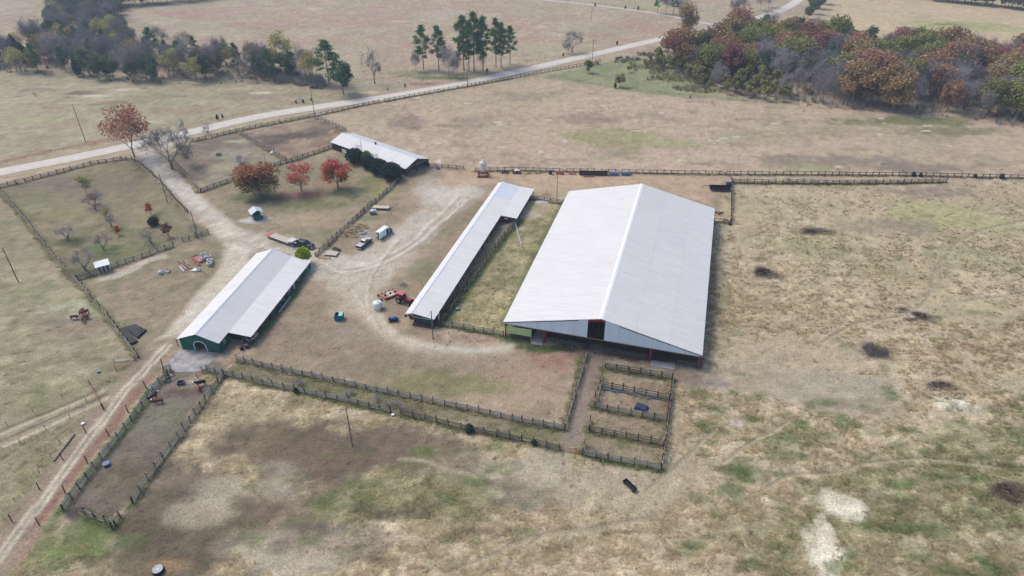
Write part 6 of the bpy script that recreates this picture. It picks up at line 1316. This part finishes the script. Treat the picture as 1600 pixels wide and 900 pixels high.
# calf shelter box at the pen corner
A, B, rz, d = face((258, 592), (269, 589)); t = thing('calf_shelter', 'little open calf pen of dark boards at the cattle pen corner', 'pen', (A.x, A.y, 0), rz)
for y in (0, 1.6):
    for z in (.5, .9, 1.3): MB().box((d/2, y+1.2, z), (d, .06, .16)).build('board', M['rail_d'], t)
for x in (0, d):
    for y in (1.2, 2.8): MB().box((x, y, .7), (.14, .14, 1.5)).build('post', M['post'], t)
for z in (.5, .9, 1.3): MB().box((d, 2.0, z), (.06, 1.6, .16)).build('board', M['rail_d'], t)
# black drain pipes
for k in range(9):
    a = g(187+k*2.9, 516-k*.85); b = g(205+k*2.9, 539-k*2.6 if k > 3 else 540-k*1.6); d = b-a; o = MB().lathe([(.12, 0), (.3, 0), (.3, d.length), (.12, d.length)], (0, 0, .3), 10, 'X').build('drain_pipe', M['black']); o.location = (a.x, a.y, .30*(k % 3 == 1)*.0); o.rotation_euler = (0, 0, math.atan2(d.y, d.x)); tag(o, 'long black drain pipe lying in the stack beside the pasture fence', 'pipe', 'black drain pipes beside the pasture fence')
o = MB().box((0, 0, .2), (.4, 7.2, .4)).build('culvert', M['black']); p = g(101, 700); o.location = (p.x, p.y, 0); d = g(117, 680)-g(85, 722); o.rotation_euler = (0, 0, math.atan2(d.y, d.x)-math.pi/2); tag(o, 'long black pipe lying beside the lane posts', 'pipe'); o.scale = (.6, 1, .6)
# ------------------------------------------------------------------ scrap heap by the driveway
grp = 'boards and beams in the scrap heap'
for k, (a, b, m_, w_, h_, lab) in enumerate([((278, 409), (300, 421), 'rust', .5, .3, 'long pink painted beam in the scrap heap'), ((299, 402), (312, 416), 'rust', .6, .45, 'rusty channel beam beside the pink panel in the scrap heap'), ((281, 417), (288, 425), 'steel', .35, .3, 'short grey post in the scrap heap'), ((284, 415), (292, 422), 'rail', .4, .35, 'pale grey board lying over the short posts in the scrap heap'), ((286, 408), (290, 414), 'rail_d', .25, .25, 'dark thin slat in the scrap heap'), ((290, 408), (295, 414), 'rail', .25, .25, 'grey thin slat in the scrap heap'), ((257, 424), (264, 427), 'rail', .6, .35, 'grey bundle of boards next to the pale blue drum'), ((259, 422), (266, 425), 'rail_d', .5, .3, 'darker bundle of boards next to the pale blue drum'), ((323, 417), (330, 424), 'wood', .3, .15, 'bare pole at the driveway end of the scrap heap'), ((301, 401), (309, 398), 'rail_d', .25, .2, 'dark pole pointing from the pink panel'), ((315, 424), (322, 430), 'rail_d', .2, .15, 'thin dark stick below the scrap heap')]):
    A, B, rz, d = face(a, b); o = MB().box((d/2, 0, h_/2), (d, w_, h_)).build('scrap_timber', M[m_], None, .02); o.location = (A.x, A.y, 0); o.rotation_euler = (0, 0, rz); tag(o, lab, 'beam')
A, B, rz, d = face((306, 405), (313, 411)); t = thing('sheet_stack', 'flat pink red sheet stacked in the scrap heap', 'sheets', (A.x, A.y, 0), rz); MB().box((d/2, .6, .4), (d, 1.7, .12)).build('sheet', M['pink'], t); MB().box((d/2, .6, .17), (d*.9, 1.3, .33)).build('pallet', M['wood'], t)
for k, (px, py, s, lab) in enumerate([(318, 401, 1.0, 'upper concrete ring leaning in the scrap heap'), (326, 405, 1.05, 'second concrete ring leaning in the scrap heap'), (328, 411, 1.1, 'cracked concrete culvert piece in the scrap heap'), (329, 415, 1.0, 'lowest pale concrete block in the scrap heap'), (319, 406, .9, 'broken concrete ring between the other rings')]):
    p = g(px, py); o = MB().lathe([(.42*s, 0), (.8*s, 0), (.8*s, 1.0*s), (.42*s, 1.0*s), (.42*s, .1)], (0, 0, 0), 9).build('concrete_ring', M['concrete']); o.location = (p.x, p.y, .06); o.rotation_euler = (.15*(k % 3-1), .12, k); tag(o, lab, 'concrete')
A, B, rz, d = face((298, 424), (313, 422)); t = thing('old_boat_hull', 'white broken hull shaped shell at the foot of the scrap heap', 'hull', (A.x, A.y, 0), rz); loft([[(0, -.05, .1), (0, .05, .1), (0, .05, .25), (0, -.05, .25)], [(d*.5, -.6, .05), (d*.5, .6, .05), (d*.5, .7, .5), (d*.5, -.7, .5)], [(d, -.6, .05), (d, .6, .05), (d, .7, .55), (d, -.7, .55)]]).build('hull_shell', M['white'], t); MB().box((d*.8, 0, .62), (.8, .8, .2)).build('hatch', M['tarp'], t)
p = g(251, 428); t = thing('pale_drum', 'pale blue round drum at the left end of the scrap heap', 'drum', (p.x, p.y, 0)); MB().lathe([(.5, 0), (.6, .1), (.6, .8), (.3, .95)], (0, 0, 0), 14).build('drum_shell', mat('pale blue plastic', (176, 206, 216), .5), t, smooth=True); MB().lathe([(.12, .9), (.12, 1.0)], (0, 0, 0), 8).build('bung', M['lamp'], t)
# hay heaps
def heap(label, px, py, rx, ry, h, seed, m='hay', name='hay_heap'):
    rr = random.Random(seed); p = g(px, py); n, k = 18, 5; mb = MB(); vs = [(0, 0, h)]; fs = []
    for j in range(1, k+1):
        f = j/k
        for i in range(n): a = 2*math.pi*i/n; q_ = f*rr.uniform(.85, 1.15); vs.append((rx*q_*math.cos(a), ry*q_*math.sin(a), h*(1-f**1.6)*rr.uniform(.75, 1.2)-.05*(j == k)))
    fs += [(0, 1+i, 1+(i+1) % n) for i in range(n)]
    for j in range(k-1):
        for i in range(n): fs.append((1+j*n+i, 1+(j+1)*n+i, 1+(j+1)*n+(i+1) % n, 1+j*n+(i+1) % n))
    o = mb.add(vs, fs).build(name, M[m], None, 0, False); o.location = (p.x, p.y, 0); tag(o, label, 'hay')
for k, (px, py, rx, ry, h) in enumerate([(548, 363, 2.6, 1.6, .8), (556, 358, 2.8, 1.4, .7), (563, 354, 2.2, 1.2, .6), (540, 369, 2.0, 1.3, .7), (550, 369, 2.4, 1.2, .6), (570, 357, 1.6, 1.1, .4)]):
    heap(['brown hay heap in the middle of the row by the yard fence', 'hay heap behind the middle heap by the yard fence', 'hay heap farthest along the yard fence row', 'hay heap touching the rusty panel by the yard fence', 'flat brown hay heap behind the parked grey pickup', 'low grey hay heap beside the steel ring'][k], px, py, rx, ry, h*1.5, k)
heap('small pale hay heap in the cattle pen by the black cow', 324, 592, 1.5, 1.2, .5, 12); heap('pale hay heap in the dark paddock below the road fence', 526, 207, 3.6, 2.6, 1.2, 13); heap('white feed heap by the grey paddock divider', 427, 238, 1.2, 1.0, .9, 14, 'white', 'feed_heap'); heap('round earth pile in the corner behind the long shed', 846, 316.5, 2.6, 1.6, .5, 15, 'concrete', 'earth_pile'); heap('brown hay heap in the machinery row', 824, 271.5, 1.8, .9, .7, 16)
p = g(566, 364); t = thing('ring_feeder', 'round pale steel ring feeder by the hay heaps', 'feeder', (p.x, p.y, 0)); MB().lathe([(1.05, 0), (1.2, 0), (1.2, .5), (1.05, .5), (1.05, .05)], (0, 0, 0), 20).build('ring', M['steel'], t); MB().lathe([(.6, .0), (.95, .02), (.3, .3)], (0, 0, 0), 12).build('hay_core', M['hay'], t)
# implements in the roadside paddock
for lab, px, py, s in [('dark harrow in the roadside paddock', 342, 243, .9), ('rusty plough behind the broad maple', 380, 258, .8)]:
    implement(lab, (px, py), 'disc', 'harrow', 'implement', 'dark', s, .2)
# boat and clutter under the cattle barn lean-to
A, B, rz, d = face((388, 536), (404, 527)); t = thing('jon_boat', 'small grey aluminium boat under the cattle barn lean-to', 'boat', (A.x, A.y, 0), rz)
loft([[(0, -.55, .75), (0, .55, .75), (0, .65, 1.2), (0, -.65, 1.2)], [(d*.6, -.6, .72), (d*.6, .6, .72), (d*.6, .75, 1.25), (d*.6, -.75, 1.25)], [(d, -.2, .95), (d, .2, .95), (d, .3, 1.35), (d, -.3, 1.35)]]).build('hull', M['steel'], t); loft([[(.1, -.5, 1.21), (.1, .5, 1.21), (.1, .5, 1.26), (.1, -.5, 1.26)], [(d*.6, -.6, 1.26), (d*.6, .6, 1.26), (d*.6, .6, 1.29), (d*.6, -.6, 1.29)]]).build('interior', M['dark'], t)
for x in (.6, d*.6): MB().box((x, 0, 1.3), (.25, 1.1, .05)).build('thwart', M['rim'], t); MB().box((x, 0, .36), (.2, 1.2, .74)).build('trestle', M['wood'], t)
for lab, px, py, m_ in [('blue drum under the cattle barn lean-to', 386, 543, 'navy'), ('dark drum beside the blue drum under the lean-to', 378, 546, 'black'), ('black barrel outside the green lean-to wall', 441, 475, 'black')]:
    p = g(px, py); t = thing('barrel', lab, 'barrel', (p.x, p.y, 0)); MB().lathe([(.4, 0), (.45, .1), (.48, .5), (.45, .95), (.2, 1.0)], (0, 0, 0), 12).build('shell', M[m_], t); MB().lathe([(.47, .3), (.5, .33), (.47, .36)], (0, 0, 0), 12).build('hoop', M['dark'], t)
# ------------------------------------------------------------------ cattle
def cow_mesh(name, head_down=False):
    J = [((0, 0, 1.02), .36), ((.55, 0, 1.02), .37), ((-.6, 0, 1.04), .33), ((-.85, 0, 1.06), .2), ((.85, 0, 1.1), .26)]
    if head_down: J += [((1.15, 0, .85), .18), ((1.35, 0, .5), .16), ((1.5, 0, .2), .09)]
    else: J += [((1.15, 0, 1.25), .19), ((1.38, 0, 1.32), .16), ((1.68, 0, 1.16), .09)]
    E_ = [(0, 1), (0, 2), (2, 3), (1, 4), (4, 5), (5, 6), (6, 7)]
    for s in (-1, 1):
        b = len(J); J += [((.66, s*.2, .8), .15), ((.68, s*.21, .42), .08), ((.66, s*.21, .03), .075)]; E_ += [(1, b), (b, b+1), (b+1, b+2)]
        b = len(J); J += [((-.62, s*.2, .8), .18), ((-.78, s*.21, .42), .08), ((-.7, s*.21, .03), .075)]; E_ += [(2, b), (b, b+1), (b+1, b+2)]
        b = len(J); h = J[6][0]; J += [((h[0]-.06, s*.24, h[2]+.1), .04)]; E_ += [(6, b)]
    b = len(J); J += [((-1.0, 0, .8), .035), ((-1.0, 0, .45), .04)]; E_ += [(3, b), (b, b+1)]
    me = bpy.data.meshes.new(name); me.from_pydata([j[0] for j in J], E_, []); o = bpy.data.objects.new('tmp', me); COL.objects.link(o)
    o.modifiers.new('s', 'SKIN'); sv = me.skin_vertices[0].data
    for i, j in enumerate(J): sv[i].radius = (j[1], j[1]); sv[i].use_root = (i == 0)
    m = o.modifiers.new('u', 'SUBSURF'); m.levels = m.render_levels = 1
    dg = bpy.context.evaluated_depsgraph_get(); r = bpy.data.meshes.new_from_object(o.evaluated_get(dg)); r.name = name
    bpy.data.objects.remove(o); r.polygons.foreach_set('use_smooth', [True]*len(r.polygons)); return r
def hide_mat(name, c, face_c, cut, low=None, patch_=False):
    m = bpy.data.materials.new(name); m.use_nodes = True; t = m.node_tree; b = t.nodes['Principled BSDF']; b.inputs['Roughness'].default_value = .75
    tc = t.nodes.new('ShaderNodeTexCoord'); sx = t.nodes.new('ShaderNodeSeparateXYZ'); t.links.new(tc.outputs['Object'], sx.inputs[0])
    n = t.nodes.new('ShaderNodeTexNoise'); n.inputs['Scale'].default_value = 2.2; t.links.new(tc.outputs['Object'], n.inputs[0])
    ad = t.nodes.new('ShaderNodeMath'); ad.operation = 'MULTIPLY_ADD'; ad.inputs[1].default_value = .5; t.links.new(n.outputs[0], ad.inputs[0]); t.links.new(sx.outputs[0], ad.inputs[2])
    cp = t.nodes.new('ShaderNodeMath'); cp.operation = 'GREATER_THAN'; cp.inputs[1].default_value = cut+.25; t.links.new(ad.outputs[0], cp.inputs[0]); fac = cp.outputs[0]
    if patch_:
        c2 = t.nodes.new('ShaderNodeMath'); c2.operation = 'GREATER_THAN'; c2.inputs[1].default_value = .58; t.links.new(n.outputs[0], c2.inputs[0]); mx_ = t.nodes.new('ShaderNodeMath'); mx_.operation = 'MAXIMUM'; t.links.new(fac, mx_.inputs[0]); t.links.new(c2.outputs[0], mx_.inputs[1]); fac = mx_.outputs[0]
    mx = t.nodes.new('ShaderNodeMix'); mx.data_type = 'RGBA'; mx.inputs[6].default_value = (*lin(c), 1); mx.inputs[7].default_value = (*lin(face_c), 1); t.links.new(fac, mx.inputs[0]); t.links.new(mx.outputs[2], b.inputs['Base Color']); return m
CW = {False: cow_mesh('cow'), True: cow_mesh('cow', True)}
HM = {'red': hide_mat('red brown hide', (112, 56, 38), (226, 218, 208), 1.2), 'black': hide_mat('black hide', (22, 22, 24), (226, 222, 216), 1.28), 'pied': hide_mat('black and white hide', (24, 24, 26), (226, 224, 220), 1.2, None, True), 'brown': hide_mat('plain brown hide', (126, 62, 40), (126, 62, 40), 9)}
for lab, px, py, ang, hk, down, s in [('red brown cow at the left side of the hay circle', 117, 499, .1, 'red', True, 1.0), ('red brown cow with its back to the pasture fence at the hay', 134, 491, -2.4, 'red', True, 1.0), ('red brown cow pushing in from the far side of the hay', 129, 490, -1.6, 'red', True, 1.0), ('red brown cow standing nearest the black pipe stack', 136, 497, 2.6, 'red', True, 1.0), ('red brown cow facing up the field into the group', 131, 502, 1.9, 'red', True, 1.0),
        ('black and white calf inside the little calf pen', 262, 596, .8, 'pied', False, .85), ('black cow with white face beside the small hay heap', 315, 602, -2.7, 'black', False, 1.05), ('small brown calf standing under the black cow', 312, 610, 2.0, 'brown', False, .72), ('black white faced cow standing along the pen fence', 240, 624, 1.0, 'black', False, 1.0), ('red brown white faced calf walking to the pen fence', 249, 630, 3.3, 'red', False, .95)]:
    me = CW[down].copy(); me.materials.append(HM[hk]); p = g(px, py); o = bpy.data.objects.new('calf' if 'calf' in lab else 'cow', me); COL.objects.link(o); o.location = (p.x, p.y, 0); o.rotation_euler = (0, 0, ang); o.scale = (s, s, s); tag(o, lab, 'calf' if 'calf' in lab else 'cow')
# ------------------------------------------------------------------ thin autumn haze over the whole valley
hz = MB().box((0, 1200, 52), (9000, 9000, 110)).build('haze', M['white']); hz.data.materials.clear()
hm = bpy.data.materials.new('haze air'); hm.use_nodes = True; t = hm.node_tree; t.nodes.remove(t.nodes['Principled BSDF']); pv = t.nodes.new('ShaderNodeVolumePrincipled'); pv.inputs['Color'].default_value = (.62, .78, 1, 1); pv.inputs['Density'].default_value = .00026; pv.inputs['Anisotropy'].default_value = .2
t.links.new(pv.outputs[0], t.nodes['Material Output'].inputs['Volume']); hz.data.materials.append(hm); hz['kind'] = 'stuff'; tag(hz, 'thin pale blue haze hanging over the farm valley', 'haze')
